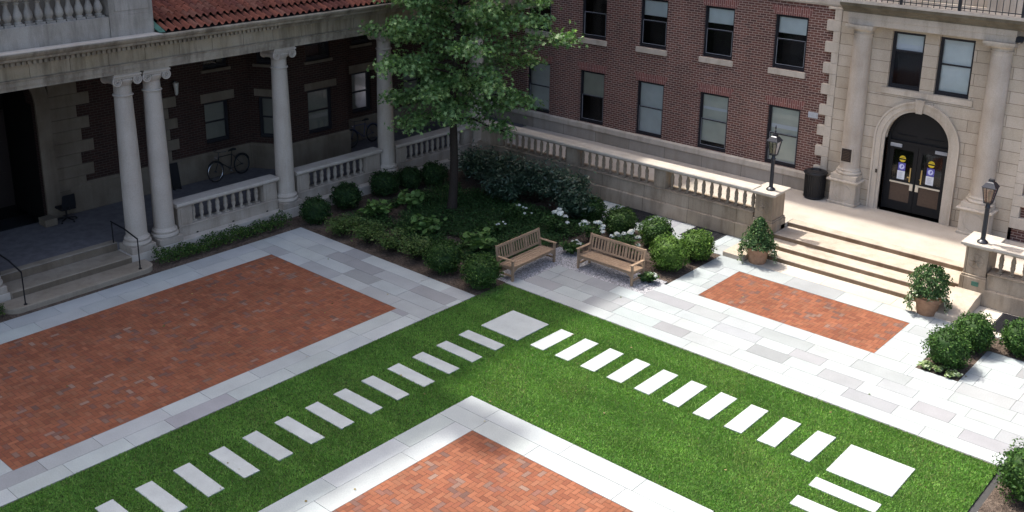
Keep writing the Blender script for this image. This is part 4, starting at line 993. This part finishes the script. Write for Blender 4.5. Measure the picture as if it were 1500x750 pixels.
# balcony railing
t = thing('balcony_railing', (-10.8, 30.42, 7.16), 'dark iron railing on the small balcony above the entrance', 'railing'); fr_ = FR(30.42)
for x in (-13.30, -11.58, -9.88, -8.18):
    m = MB(); m.fbox(fr_, x - .035, x + .035, -.035, .035, 7.161, 8.25); m.build('post', M['lampmetal'], t)
m = MB(); m.fbox(fr_, -13.33, -8.15, -.02, .02, 8.2, 8.25); m.fbox(fr_, -13.33, -8.15, -.012, .012, 7.235, 7.262); m.build('rail', M['lampmetal'], t)
m = MB(); x = -13.2
while x < -8.2: m.fbox(fr_, x - .009, x + .009, -.009, .009, 7.17, 8.2); x += .172
m.build('bars', M['lampmetal'], t)
# plaque on the left column
m = MB(); f = FR(30.735); m.fbox(f, -13.05, -12.73, .0, .025, 1.96, 2.38); pq = MB()
t = thing('plaque', (-12.89, 30.72, 2.1), 'square dark bronze plaque on the left entrance column', 'plaque')
m.build('plate', M['bronze'], t, bevel=.006)
for k in range(6): pq.fbox(f, -13.01, -12.77 - .03 * (k % 2), .026, .030, 2.02 + k * .052, 2.035 + k * .052)
pq.build('raised_lines', M['kick'], t)
m = MB(); m.box(-13.085, -12.695, 30.737, 30.79, 1.92, 2.42); m.build('stone_backing', M['buff'], t)
# floodlight by the right capital
t = thing('floodlight', (-8.28, 30.95, 6.38), 'small black floodlight under the cornice by the right capital', 'floodlight')
m = MB(); m.hexa([(-8.36, 30.72, 6.42), (-8.16, 30.72, 6.42), (-8.18, 30.92, 6.46), (-8.34, 30.92, 6.46), (-8.36, 30.76, 6.57), (-8.16, 30.76, 6.57), (-8.18, 30.94, 6.57), (-8.34, 30.94, 6.57)]); m.build('housing', M['black'], t)
m = MB(); m.tube([(-8.26, 30.9, 6.50), (-8.26, 31.1, 6.44)], .02, 6); m.build('bracket', M['black'], t)

# ------------------------------------------------------------------ street lamps on the piers
def lamp(x, y, label, finial=True):
    z = 1.666; t = thing('post_lamp', (x, y, z), label, 'lamp', 'lantern posts on the stone piers')
    m = MB(); m.lathe(x, y, [(.135, z), (.14, z + .03), (.115, z + .06), (.07, z + .09), (.06, z + .13), (.058, z + .95), (.07, z + .96), (.075, z + .99), (.055, z + 1.02), (.05, z + 1.10)], 20); m.build('post', M['lampmetal'], t, True)
    zl = z + 1.10; r0, r1, h = .088, .152, .44
    m = MB(); m.box(x - r0 - .01, x + r0 + .01, y - r0 - .01, y + r0 + .01, zl, zl + .03); q = [(-1, -1), (1, -1), (1, 1), (-1, 1)]
    for sx, sy in q: m.tube([(x + sx * r0, y + sy * r0, zl + .03), (x + sx * r1, y + sy * r1, zl + h)], .013, 6)
    for (ax, ay), (bx, by) in zip(q, q[1:] + q[:1]): m.tube([(x + ax * r1, y + ay * r1, zl + h), (x + bx * r1, y + by * r1, zl + h)], .016, 6)
    m.build('lantern_frame', M['lampmetal'], t)
    m = MB()
    for (ax, ay), (bx, by) in zip(q, q[1:] + q[:1]): m.face([(x + ax * (r0 - .005), y + ay * (r0 - .005), zl + .03), (x + bx * (r0 - .005), y + by * (r0 - .005), zl + .03), (x + bx * (r1 - .005), y + by * (r1 - .005), zl + h), (x + ax * (r1 - .005), y + ay * (r1 - .005), zl + h)])
    m.build('lantern_glass', M['lampglass'], t)
    m = MB(); m.lathe(x, y, [(.03, zl + .03), (.032, zl + .16), (.045, zl + .2), (.03, zl + .3), (.005, zl + .33)], 10); m.build('bulb', M['pearl'], t, True)
    R1 = .18; m = MB(); i = m.pts([(x + sx * R1, y + sy * R1, zl + h + .01) for sx, sy in q]); j = m.pts([(x + sx * .095, y + sy * .095, zl + h + .13) for sx, sy in q]); k = m.pts([(x + sx * .065, y + sy * .065, zl + h + .15) for sx, sy in q]); l = m.pts([(x + sx * .058, y + sy * .058, zl + h + .21) for sx, sy in q])
    for a, b in ((i, j), (j, k), (k, l)):
        for e in range(4): m.f.append([a + e, a + (e + 1) % 4, b + (e + 1) % 4, b + e]); m.c.append(None)
    m.f.append([l, l + 1, l + 2, l + 3]); m.f.append([i + 3, i + 2, i + 1, i]); m.c += [None, None]; ro = m.build('lantern_roof', M['lampmetal'], t)
    if finial:
        m = MB(); zz = zl + h + .22; m.lathe(x, y, [(.02, zz), (.012, zz + .03), (.03, zz + .07), (.012, zz + .10), (.01, zz + .14), (.028, zz + .17), (.004, zz + .26)], 10); m.build('finial', M['lampmetal'], ro, True)
lamp(-13.68, 27.28, 'black lantern with a pointed finial on the left pier of the steps')
lamp(-7.46, 27.16, 'black lantern without a finial on the right pier of the steps', False)

# litter bin
x, y, z = -13.86, 30.74, .521
t = thing('litter_bin', (x, y, z), 'round black slatted litter bin beside the left entrance column', 'bin')
m = MB(); m.lathe(x, y, [(.30, z), (.31, z + .02), (.325, z + .84), (.31, z + .86)], 28)
for k in range(28):
    a = 2 * PI * k / 28; m.tube([(x + 0.318 * math.cos(a), y + 0.318 * math.sin(a), z + .03), (x + .336 * math.cos(a), y + .336 * math.sin(a), z + .84)], .014, 5)
m.build('body', M['bin'], t)
m = MB(); m.tube([(x + .355 * math.cos(2 * PI * k / 32), y + .355 * math.sin(2 * PI * k / 32), z + .87) for k in range(32)], .035, 8, True); m.build('rim', M['bin'], t, True); m = MB(); m.tube([(x + .335 * math.cos(2 * PI * k / 32), y + .335 * math.sin(2 * PI * k / 32), z + .06) for k in range(32)], .016, 6, True); m.build('foot_ring', M['bin'], t, True)
m = MB(); m.lathe(x, y, [(.345, z + .86), (.335, z + .92), (.19, z + .97), (.17, z + .95), (.16, z + .90)], 28); m.build('lid', M['bin'], t, True)

# ------------------------------------------------------------------ benches
def make_bench():
    L = 1.92; t = thing('garden_bench', (0, 0, 0), '', 'bench', 'wooden garden benches', True); hx = L / 2
    for sx in (-1, 1):
        x = sx * (hx - .03); m = MB(); m.box(x - .03, x + .03, -.30, -.235, 0, .585); m.build('front_leg', M['teak'], t, bevel=.005)
        m = MB(); m.hexa([(x - .03, .235, 0), (x + .03, .235, 0), (x + .03, .30, 0), (x - .03, .30, 0), (x - .03, .225, .42), (x + .03, .225, .42), (x + .03, .29, .42), (x - .03, .29, .42)]); m.hexa([(x - .03, .225, .421), (x + .03, .225, .421), (x + .03, .29, .421), (x - .03, .29, .421), (x - .03, .315, .90), (x + .03, .315, .90), (x + .03, .36, .90), (x - .03, .36, .90)]); m.build('back_leg', M['teak'], t, bevel=.004)
        m = MB(); m.box(x - .045, x + .045, -.335, .27, .586, .615); m.build('armrest', M['teak'], t, bevel=.008)
        m = MB(); m.box(x - .022, x + .022, -.234, .234, .12, .165); m.box(x - .024, x + .024, -.234, .234, .33, .39); m.build('side_rail', M['teak'], t)
    m = MB()
    for k in range(5): y = -.30 + k * .112; m.box(-hx + .005, hx - .005, y, y + .092, .395 + (.012 if k == 0 else .0) - .006 * k, .417 - .006 * k + (.006 if k == 0 else 0))
    m.build('seat', M['teak'], t, bevel=.004)
    m = MB(); a = hx - .062
    pts = [(-a, .33), (a, .33), (a, .395), (-a, .395)]; m.box(-a, a, -.285, -.255, .335, .39)
    for sx in (-1, 1): m.hexa([(sx * a, -.284, .25), (sx * (a - .03), -.284, .25), (sx * (a - .03), -.258, .25), (sx * a, -.258, .25), (sx * a, -.284, .334), (sx * (a - .16), -.284, .334), (sx * (a - .16), -.258, .334), (sx * a, -.258, .334)])
    m.build('front_apron', M['teak'], t)
    m = MB(); m.hexa([(-a, .30, .82), (a, .30, .82), (a, .335, .82), (-a, .335, .82), (-a, .315, .895), (a, .315, .895), (a, .35, .895), (-a, .35, .895)]); m.build('top_rail', M['teak'], t, bevel=.006)
    m = MB(); m.hexa([(-a, .235, .46), (a, .235, .46), (a, .268, .46), (-a, .268, .46), (-a, .245, .51), (a, .245, .51), (a, .278, .51), (-a, .278, .51)]); m.build('lower_back_rail', M['teak'], t)
    n = 17
    m = MB()
    for k in range(n):
        x = -a + (2 * a) * (k + .5) / n; wd = .045 if k in (5, 11) else .024
        m.hexa([(x - wd, .250, .511), (x + wd, .250, .511), (x + wd, .266, .511), (x - wd, .266, .511), (x - wd, .312, .819), (x + wd, .312, .819), (x + wd, .328, .819), (x - wd, .328, .819)])
    m.build('back_slats', M['teak'], t)
    return t
b1 = make_bench(); b1.location = (-15.70, 21.97, 0); b1['label'] = 'wooden bench on the right, facing the lawn, with white flowers behind its back'
b2 = copy_tree(b1); b2.location = (-17.66, 20.64, 0); b2.rotation_euler = (0, 0, R(91.5)); b2['label'] = 'wooden bench on the left, turned sideways beside the round clipped shrub'

# ------------------------------------------------------------------ potted shrubs
def pot(x, y, label, h, round_=False):
    t = thing('flower_pot', (x, y, 0), label, 'flower pot', 'terracotta pots by the terrace steps')
    m = MB(); m.lathe(x, y, [(.235, 0), (.245, .02), (.30, .36), (.305, .37), (.335, .375), (.345, .40), (.345, .47), (.335, .48), (.30, .478), (.29, .44)], 36)
    for zz in (.12, .14): pass
    m.build('pot', M['terracotta'], t, True); m = MB(); m.lathe(x, y, [(.285, .43), (.28, .435)], 20); m.build('soil', M['soil'], t)
    n = 2600; u = rng.random(n); zt = .54 + (h - .54) * (u ** (1.5 if not round_ else .95)); 
    fr = (zt - .54) / (h - .54); rad = (.50 * (1 - fr) ** .72 + .03) if not round_ else .50 * np.sqrt(np.maximum(1 - (fr * 1.7 - .75) ** 2, .02)) 
    rad = np.minimum(rad, .60) * (.62 + .42 * rng.random(n)); a = rng.uniform(0, 2 * PI, n); rad *= 1 + .14 * np.sin(a * 5 + fr * 9)
    P = np.column_stack([x + rad * np.cos(a), y + rad * np.sin(a), zt]); N = np.column_stack([np.cos(a), np.sin(a), np.full(n, .6)])
    V, F, C = leaf_quads(P, N, .075, .6, mixcol(n, (.024, .062, .022), (.06, .12, .036), (.11, .18, .06), .14), 'diamond', .5)
    fastmesh('shrub', V, F, C, M['leafbox'], t, (x, y, 0))
    P, N = [], []; m = MB()
    for k in range(24):                                        # ivy trailing over the rim in a few thick strands
        a = R(random.choice((-12, -5, 4, 15, 30, 60, 100, 150, 185, 200, 215, 228, -38 if k < 3 else 40))) + random.uniform(-.12, .12); ln = random.uniform(.18, .52); wide = random.random(); q = []
        for s_ in range(7):
            f = s_ / 6; rr = .31 + .12 * min(f * 3, 1) + .12 * f * wide + .04 * random.random(); q.append((x + rr * math.cos(a + .2 * f), y + rr * math.sin(a + .2 * f), max(.02, .53 - ln * max(f - .12, 0))))
        m.tube(q, .004, 4)
        for p in q[1:]:
            for _ in range(4): P.append((p[0] + random.gauss(0, .03), p[1] + random.gauss(0, .03), max(.015, p[2] + random.gauss(0, .03)))); N.append((math.cos(a), math.sin(a), .5))
    for _ in range(300): a = random.uniform(0, 2 * PI); rr = random.uniform(.20, .50); P.append((x + rr * math.cos(a), y + rr * math.sin(a), random.uniform(.50, .68))); N.append((math.cos(a) * .5, math.sin(a) * .5, 1))
    V, F, C = leaf_quads(np.array(P), np.array(N), .062, .85, mixcol(len(P), (.05, .10, .035), (.10, .16, .06), (.50, .54, .40), .30), 'oval', .45)
    iv = fastmesh('ivy', V, F, C, M['leafsoft'], t, (x, y, 0)); m.build('trailing_stems', M['bark'], iv)
pot(-13.08, 25.62, 'terracotta pot with a cone shaped shrub and trailing ivy, left of the terrace steps', 1.38)
pot(-8.12, 25.52, 'terracotta pot with a bushy rounded shrub and trailing ivy, right of the terrace steps', 1.30, True)

# ------------------------------------------------------------------ shrubs and flowers
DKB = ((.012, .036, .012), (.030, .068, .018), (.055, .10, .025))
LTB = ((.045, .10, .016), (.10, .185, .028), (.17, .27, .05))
for x, y, r, lab, cols in [
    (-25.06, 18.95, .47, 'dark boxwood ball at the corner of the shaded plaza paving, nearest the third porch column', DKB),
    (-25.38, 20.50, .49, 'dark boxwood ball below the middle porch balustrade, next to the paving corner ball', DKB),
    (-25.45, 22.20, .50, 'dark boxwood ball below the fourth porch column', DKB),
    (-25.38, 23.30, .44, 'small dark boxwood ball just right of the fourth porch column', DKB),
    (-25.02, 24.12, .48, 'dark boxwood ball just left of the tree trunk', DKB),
    (-19.24, 18.92, .52, 'round boxwood at the bed front, second from the left bench', ((.02, .052, .013), (.04, .09, .02), (.08, .14, .03))),
    (-17.76, 18.88, .53, 'round boxwood by the lawn tip, touching the left bench', ((.022, .056, .013), (.045, .10, .02), (.085, .15, .03))),
    (-18.74, 25.05, .46, 'half hidden boxwood ball behind the white hydrangeas, farthest of the row by the terrace wall', ((.02, .05, .013), (.045, .095, .02), (.07, .13, .03))),
    (-17.34, 24.70, .50, 'dark round boxwood behind the right bench, in front of the farther grate', ((.02, .05, .013), (.05, .10, .02), (.08, .14, .03))),
    (-15.97, 24.64, .52, 'round boxwood behind the right bench, middle of the row by the terrace wall', ((.024, .06, .014), (.055, .115, .022), (.10, .17, .03))),
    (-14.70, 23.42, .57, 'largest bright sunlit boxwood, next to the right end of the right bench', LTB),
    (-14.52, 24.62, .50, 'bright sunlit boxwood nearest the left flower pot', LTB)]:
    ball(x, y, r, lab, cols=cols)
SP = ((.020, .058, .012), (.048, .110, .020), (.095, .17, .034))
for x, y, r, lab in [(-6.70, 22.95, .50, 'sunlit leafy bush at the near tip of the right bed, above the variegated plants'),
                     (-6.55, 24.25, .47, 'sunlit leafy bush second in the right hand paved bed, before the grate'),
                     (-5.62, 24.75, .44, 'sunlit leafy bush cut by the right picture edge below the right balustrade'),
                     (-3.72, 18.72, .56, 'sunlit leafy bush in bare mulch at the lower right corner of the lawn')]:
    ball(x, y, r, lab, 'leafy_bush', 'shrub', 1.95 * r, SP, 3000, .062, 'leafbox', 'leafy bushes in the right hand beds', .13)
# low hedges at the porch foot
def hedge(x0, x1, y0, y1, h, label):
    n = int((y1 - y0) * 900); t = thing('low_hedge', ((x0 + x1) / 2, (y0 + y1) / 2, 0), label, 'hedge', 'low hedges at the foot of the porch')
    P = np.column_stack([rng.uniform(x0, x1, n), rng.uniform(y0, y1, n), rng.uniform(.04, h, n)]); P[:, 2] *= .72 + .28 * np.sin(P[:, 1] * 5.1) * np.sin(P[:, 1] * 2.3 + 1); P[:, 2] = np.abs(P[:, 2]) + .03
    N = rng.normal(0, .4, (n, 3)) + np.array([.5, 0, .7]); V, F, C = leaf_quads(P, N, .06, .65, mixcol(n, (.02, .052, .013), (.05, .10, .02), (.10, .16, .03), .14), 'diamond', .4)
    fastmesh('foliage', V, F, C, M['leafbox'], t, ((x0 + x1) / 2, (y0 + y1) / 2, 0)); m = MB()
    y = y0 + .1
    while y < y1: m.tube([((x0 + x1) / 2, y, -.02), ((x0 + x1) / 2 + random.uniform(-.06, .06), y + .05, h * .7)], [.012, .006], 5); y += .3
    m.build('stems', M['bark'], t)
hedge(-25.88, -25.28, 13.72, 18.25, .42, 'low clipped hedge below the porch balustrade, right of the porch steps')
hedge(-25.88, -25.28, 7.0, 9.40, .40, 'low hedge at the left picture edge, left of the porch steps')
# loose shrubs along the front of the bed
LS = ((.05, .10, .025), (.09, .15, .04), (.14, .20, .06))
for x, y, r, h, lab in [(-23.6, 18.85, .60, .62, 'loose light green shrub at the bed front, next to the ball at the paving corner'),
                        (-22.5, 18.95, .60, .66, 'loose light green shrub at the bed front, second from the paving corner'),
                        (-21.5, 18.95, .60, .70, 'loose light green shrub in the middle of the bed front'),
                        (-20.45, 19.05, .60, .68, 'loose light green shrub at the bed front, left of the two round boxwoods')]:
    loose(x, y, r, h, lab, 'loose_shrub', 'shrub', 'loose shrubs at the bed front', LS, 1500, .075, .62, 'diamond', 'leafsoft', 30)
BL = ((.085, .17, .045), (.14, .25, .07), (.17, .29, .09))
for x, y, r, h, lab in [(-23.9, 20.4, .50, .72, 'bright big-leaved plant below the second porch balustrade, left of its neighbour'),
                        (-23.75, 21.9, .52, .80, 'bright big-leaved plant below the fourth porch column'),
                        (-21.7, 20.5, .55, .70, 'bright round-leaved plant in the middle of the bed'),
                        (-19.4, 20.5, .46, .86, 'bright big-leaved plant standing alone left of the left bench')]:
    loose(x, y, r, h, lab, 'broadleaf_plant', 'plant', 'big-leaved plants in the shaded bed', BL, 150, .20, .95, 'oval', 'leafsoft', 12)
HY = ((.03, .075, .02), (.06, .125, .03), (.09, .16, .045))
for x, y, r, h, nf, fs, lab in [(-18.75, 23.25, .42, .86, 8, .085, 'white hydrangea with tall flower heads, farthest left of the flowering group'),
                            (-17.5, 23.45, .40, .80, 9, .085, 'white hydrangea between the two benches, before the half hidden boxwood'),
                            (-16.15, 23.3, .46, .86, 10, .085, 'white hydrangea flowering behind the back of the right bench'),
                            (-17.45, 22.45, .34, .42, 7, .05, 'low white flowers in the gap between the two benches'),
                            (-14.55, 22.25, .26, .30, 6, .05, 'tiny clump of white flowers at the right end of the right bench'),
                            (-20.4, 23.3, .5, .62, 6, .045, 'sparse shrub dotted with small white flowers in front of the dark mass'),
                            (-20.2, 21.9, .45, .50, 4, .04, 'low plant with a few white blooms among dark ground cover')]:
    loose(x, y, r, h, lab, 'white_hydrangea' if fs > .07 else 'white_flower_plant', 'flowers', 'white flowering plants round the benches', HY, 520, .09, .7, 'oval', 'leafsoft', 16, nf, fs)
for x, y, lab in [(-7.0, 22.52, 'pale variegated plant at the left corner of the right hand bed'), (-6.72, 22.5, 'pale variegated plant, middle one of three at the bed edge'), (-6.42, 22.52, 'pale variegated plant at the right end of the bed edge')]:
    loose(x, y, .17, .18, lab, 'variegated_plant', 'plant', 'variegated plants at the bed tip', ((.16, .24, .08), (.30, .38, .18), (.62, .66, .50)), 120, .10, .6, 'oval', 'leafsoft', 8)
# dark rhododendron mass
RH = ((.024, .052, .032), (.046, .088, .05), (.10, .15, .095))
for x, y, r, h, lab in [(-24.2, 25.6, 1.0, 1.25, 'dark evergreen shrub in the corner beside the trunk, leftmost of the dark mass'), (-22.8, 25.4, 1.1, 1.35, 'dark evergreen shrub right behind the tree trunk'), (-21.3, 25.3, 1.1, 1.38, 'dark evergreen shrub in the middle of the dark mass by the terrace wall'),
                        (-20.0, 25.2, 1.0, 1.45, 'dark evergreen shrub before the second balustrade pier'), (-19.1, 24.7, .7, 1.15, 'smaller dark evergreen shrub at the right end of the dark mass'), (-21.8, 24.5, .95, 1.15, 'lower dark evergreen shrub in front of the dark mass, right of the trunk')]:
    loose(x, y, r, h, lab, 'rhododendron', 'shrub', 'dark evergreen shrubs by the terrace wall', RH, 3000, .14, .36, 'oval', 'leafgloss', 34)
# ground cover
n = 46000; P = np.column_stack([rng.uniform(-24.6, -18.2, n), rng.uniform(19.3, 24.6, n), rng.uniform(.0, .22, n)])
q = np.sin(P[:, 0] * 2.1 + 1) * np.sin(P[:, 1] * 1.7) + .35 * np.sin(P[:, 0] * 5 + P[:, 1] * 4); P = P[(q > -.45) | (P[:, 1] > 21.0) & (P[:, 0] > -23.5)]; n = len(P)
V, F, C = leaf_quads(P, np.tile([0, 0, 1.0], (n, 1)), .075, .5, mixcol(n, (.028, .068, .022), (.055, .115, .034), (.10, .17, .05), .08), 'diamond', .5)
tag(fastmesh('ground_cover', V, F, C, M['leafbox'], None, (-21.4, 22, 0)), 'dark low ground cover carpeting the middle of the shaded bed', 'ground cover', None, 'stuff')

# ------------------------------------------------------------------ tree
def tree():
    bx, by = -22.62, 22.58; t = thing('sweetgum_tree', (bx, by, 0), 'slender green tree with star shaped leaves in the corner bed', 'tree'); m = MB()
    rgt = np.array([RX[0], RX[1], 0]); rgt /= np.linalg.norm(rgt)
    def tr(z): f = z / 10.5; return np.array([bx + .20 * rgt[0] * f * 2 + .05 * math.sin(z * 1.1), by + .20 * rgt[1] * f * 2 + .04 * math.sin(z * .9 + 1), z])
    zs = np.linspace(-.05, 10.4, 26); m.tube([tr(z) for z in zs], [max(.02, .155 * (1 - z / 11.2) ** .8 + .05 * math.exp(-z * 5)) for z in zs], 12); m.build('trunk', M['bark'], t, True)
    lm = MB(); P, N = [], []; cl = []
    nl = 56
    for k in range(nl):
        f = k / (nl - 1); z0 = 3.15 + 6.9 * f; a = k * 2.39996 + random.uniform(-.25, .25)
        Lm = (2.0 + 4.3 * f if f < .3 else 3.3 - 3.1 * ((f - .3) / .7) ** 1.25); Lm *= random.uniform(.82, 1.08)
        d = np.array([math.cos(a), math.sin(a), 0]); side = float(d @ rgt); Lm *= 1 + .13 * side
        up = (.05 + .55 * f) + random.uniform(-.06, .1); pts = []; droop = .16 * (1 - f)
        for s_ in range(7):
            u = s_ / 6; p = tr(z0) + d * Lm * u + np.array([0, 0, Lm * (up * u - droop * u * u)]) + np.array([random.gauss(0, .05), random.gauss(0, .05), random.gauss(0, .04)]) * (u > 0); pts.append(p)
        lm.tube(pts, [max(.006, .045 * (1 - .9 * u / 6) * (1 - .5 * f)) for u in range(7)], 6)
        for s_ in range(2, 7):
            for _ in range(3):
                b = a + random.choice((-1, 1)) * random.uniform(.5, 1.3); tl = random.uniform(.35, .85) * (1.1 - .4 * f) * (1.15 - s_ / 9); u = (s_ - random.random()) / 6
                i = min(5, int(u * 6)); p0 = pts[i] + (pts[i + 1] - pts[i]) * (u * 6 - i); e = p0 + np.array([math.cos(b) * tl, math.sin(b) * tl, random.uniform(-.12, .32) * tl]); lm.tube([p0, (p0 + e) / 2 + np.array([0, 0, .03]), e], [.010, .007, .003], 4)
                cl.append((e, .20)); cl.append(((p0 + e) / 2, .17))
        cl.append((pts[6], .22)); cl.append((pts[5], .2))
    for c, r in cl:
        if random.random() < (.55 if c[2] < 3.1 else .28 if c[2] < 4.2 else .07): continue
        for _ in range(random.randint(14, 24)):
            o = np.array([random.gauss(0, r), random.gauss(0, r), random.gauss(0, r * .62)]); P.append(c + o); N.append((o[0] * .9, o[1] * .9, .25 + .12 * random.random()))
    P, N = np.array(P), np.array(N); print('tree leaves', len(P))
    V, F, C = leaf_quads(P, N, .148, 1, mixcol(len(P), (.068, .15, .048), (.155, .28, .09), (.27, .41, .155), .22), 'star', .22)
    cr = fastmesh('crown', V, F, C, M['leaftree'], t, (bx, by, 0)); lm.build('limbs', M['bark'], cr, True)
tree()

# ------------------------------------------------------------------ things on the porch
def bicycle(fx, fy, rx, ry, label, paint, bright):
    t = thing('bicycle', ((fx + rx) / 2, (fy + ry) / 2, PF), label, 'bicycle', 'bicycles parked on the porch', True); wb = math.hypot(rx - fx, ry - fy); h = wb / 2; wr = .335; lean = .10
    t.rotation_euler = (R(-5), 0, math.atan2(ry - fy, rx - fx))          # local -x is the front wheel
    for sx in (-1, 1):
        m = MB(); m.tube([(sx * h + wr * math.cos(2 * PI * k / 36), 0, wr + .01 + wr * math.sin(2 * PI * k / 36)) for k in range(36)], .019, 8, True); w_ = m.build('wheel', M['rubber'], t, True)
        m = MB(); m.tube([(sx * h + (wr - .028) * math.cos(2 * PI * k / 36), 0, wr + .01 + (wr - .028) * math.sin(2 * PI * k / 36)) for k in range(36)], .010, 6, True); m.build('rim', M['chrome' if bright and sx < 0 else 'lampmetal'], w_, True)
        m = MB()
        for k in range(14): a = 2 * PI * k / 14; m.tube([(sx * h, .0, wr + .01), (sx * h + (wr - .03) * math.cos(a), 0, wr + .01 + (wr - .03) * math.sin(a))], .0022, 4)
        m.tube([(sx * h, -.05, wr + .01), (sx * h, .05, wr + .01)], .02, 8); m.build('spokes', M['lampmetal'], w_)
        m = MB(); m.tube([(sx * h + (wr + .035) * math.cos(a), 0, wr + .01 + (wr + .035) * math.sin(a)) for a in [R(20 + 9 * k) for k in range(14)]], .016, 6); m.build('mudguard', M[paint], t)
    bb_ = (.08, 0, .29); st_ = (.20, 0, .78); hd = (-h + .20, 0, .80); hl = (-h + .17, 0, .66)
    m = MB()
    for a, b, r in ((bb_, st_, .016), (bb_, hl, .018), (st_, hd, .016), (bb_, (h, 0, wr + .01), .010), (st_, (h, 0, wr + .01), .009), (hd, hl, .020)): m.tube([a, b], r, 8)
    m.build('frame', M[paint], t); m = MB(); m.tube([hl, (-h + .05, 0, .45), (-h, 0, wr + .01)], .012, 8); m.build('fork', M[paint], t)
    m = MB(); m.tube([hd, (-h + .22, 0, .96)], .012, 8); m.tube([(-h + .32, -.28, 1.0), (-h + .20, -.2, 1.0), (-h + .16, 0, .97), (-h + .20, .2, 1.0), (-h + .32, .28, 1.0)], .011, 8); m.build('handlebar', M['lampmetal'], t)
    m = MB(); m.tube([st_, (.22, 0, .90)], .012, 8); m.hexa([(.06, -.02, .90), (.06, .02, .90), (.34, .09, .90), (.34, -.09, .90), (.06, -.02, .93), (.06, .02, .93), (.34, .08, .965), (.34, -.08, .965)]); m.build('saddle', M['rubber'], t, bevel=.01)
    m = MB(); m.lathe(0, 0, [(.09, -.008), (.09, .008)], 20); 
    m2 = MB(); m2.tube([(.08 + .09 * math.cos(2 * PI * k / 20), .035, .29 + .09 * math.sin(2 * PI * k / 20)) for k in range(20)], .008, 5, True); m2.tube([(.08, .05, .29), (.20, .06, .17)], .008, 6); m2.tube([(.08, -.05, .29), (-.04, -.06, .41)], .008, 6); m2.box(.16, .24, .06, .14, .155, .175); m2.box(-.08, .0, -.14, -.06, .40, .42); m2.build('crank', M['chrome'], t)
    m = MB(); m.tube([(-h + .12, .0, .80), (-h + .04, 0, .80)], .05, 10); m.build('headlight', M['chrome'], t)
bicycle(-29.45, 18.25, -29.62, 19.40, 'dark bicycle with a bright front rim leaning on the porch wall beside the bay window', 'black', True)
bicycle(-29.33, 24.05, -29.42, 25.18, 'dark blue bicycle against the porch wall beside the bay, behind the fourth column', 'bluepaint', False)
x, y, z = -29.42, 13.05, PF
t = thing('office_chair', (x, y, z), 'black swivel office chair standing in the shaded porch by the arch', 'chair')
m = MB()
m.hexa([(x + .20, y - .22, z + .47), (x + .25, y - .22, z + .47), (x + .25, y + .22, z + .47), (x + .20, y + .22, z + .47), (x + .25, y - .19, z + .90), (x + .30, y - .19, z + .90), (x + .30, y + .19, z + .90), (x + .25, y + .19, z + .90)]); m.build('backrest', M['chairfab'], t, bevel=.03)
m = MB(); m.box(x - .24, x + .22, y - .23, y + .23, z + .40, z + .47); m.build('seat', M['chairfab'], t, bevel=.02)
m = MB(); m.tube([(x, y, z + .08), (x, y, z + .40)], .028, 10); m.tube([(x + .1, y, z + .42), (x + .26, y, z + .42), (x + .25, y, z + .55)], .018, 8); m.build('column', M['black'], t)
for k in range(5):
    a = 2 * PI * k / 5 + .3; m = MB(); m.tube([(x, y, z + .11), (x + .29 * math.cos(a), y + .29 * math.sin(a), z + .075)], [.025, .016], 8); l = m.build('leg', M['black'], t)
    m = MB(); m.tube([(x + .29 * math.cos(a) - .012, y + .29 * math.sin(a), z + .028), (x + .29 * math.cos(a) + .012, y + .29 * math.sin(a), z + .028)], .028, 10); m.build('castor', M['rubber'], l)
t = thing('notice_board', (-29.82, 16.92, PF), 'narrow black panel leaning on the porch wall behind the paired columns', 'panel')
m = MB(); m.hexa([(-29.72, 16.76, PF + .03), (-29.68, 16.76, PF + .03), (-29.68, 17.06, PF + .03), (-29.72, 17.06, PF + .03), (-29.86, 16.76, 1.40), (-29.82, 16.76, 1.40), (-29.82, 17.06, 1.40), (-29.86, 17.06, 1.40)]); m.build('panel', M['black'], t)
m = MB(); m.box(-29.76, -29.64, 16.78, 16.82, PF, PF + .03); m.box(-29.76, -29.64, 17.0, 17.04, PF, PF + .03); m.build('feet', M['black'], t)
t = thing('wall_lantern', (-29.82, 17.22, 3.72), 'small pale tapered lantern on the porch wall between the paired columns and the window', 'lantern')
m = MB(); m.lathe(-29.78, 17.22, [(.03, 3.66), (.05, 3.70), (.085, 4.02), (.09, 4.06), (.03, 4.10)], 12); m.build('shade', M['pearl'], t, True)
m = MB(); m.tube([(-29.96, 17.22, 4.06), (-29.86, 17.22, 4.14), (-29.78, 17.22, 4.10)], .014, 6); m.build('bracket', M['black'], t)

# a few fallen leaves on the hard ground and lawn
n = 70; P = np.column_stack([rng.uniform(-24.5, -6, n), rng.uniform(8, 25, n), rng.uniform(.012, .022, n)])
V, F, C = leaf_quads(P, np.tile([0, 0, 1.0], (n, 1)), .055, .7, mixcol(n, (.20, .13, .06), (.30, .24, .10), (.08, .12, .03), .2), 'oval', .3)
tag(fastmesh('fallen_leaves', V, F, C, M['leafsoft'], None, (-15, 16, 0)), 'a sprinkle of small dry leaves over the paving and lawn', 'leaves', None, 'stuff')
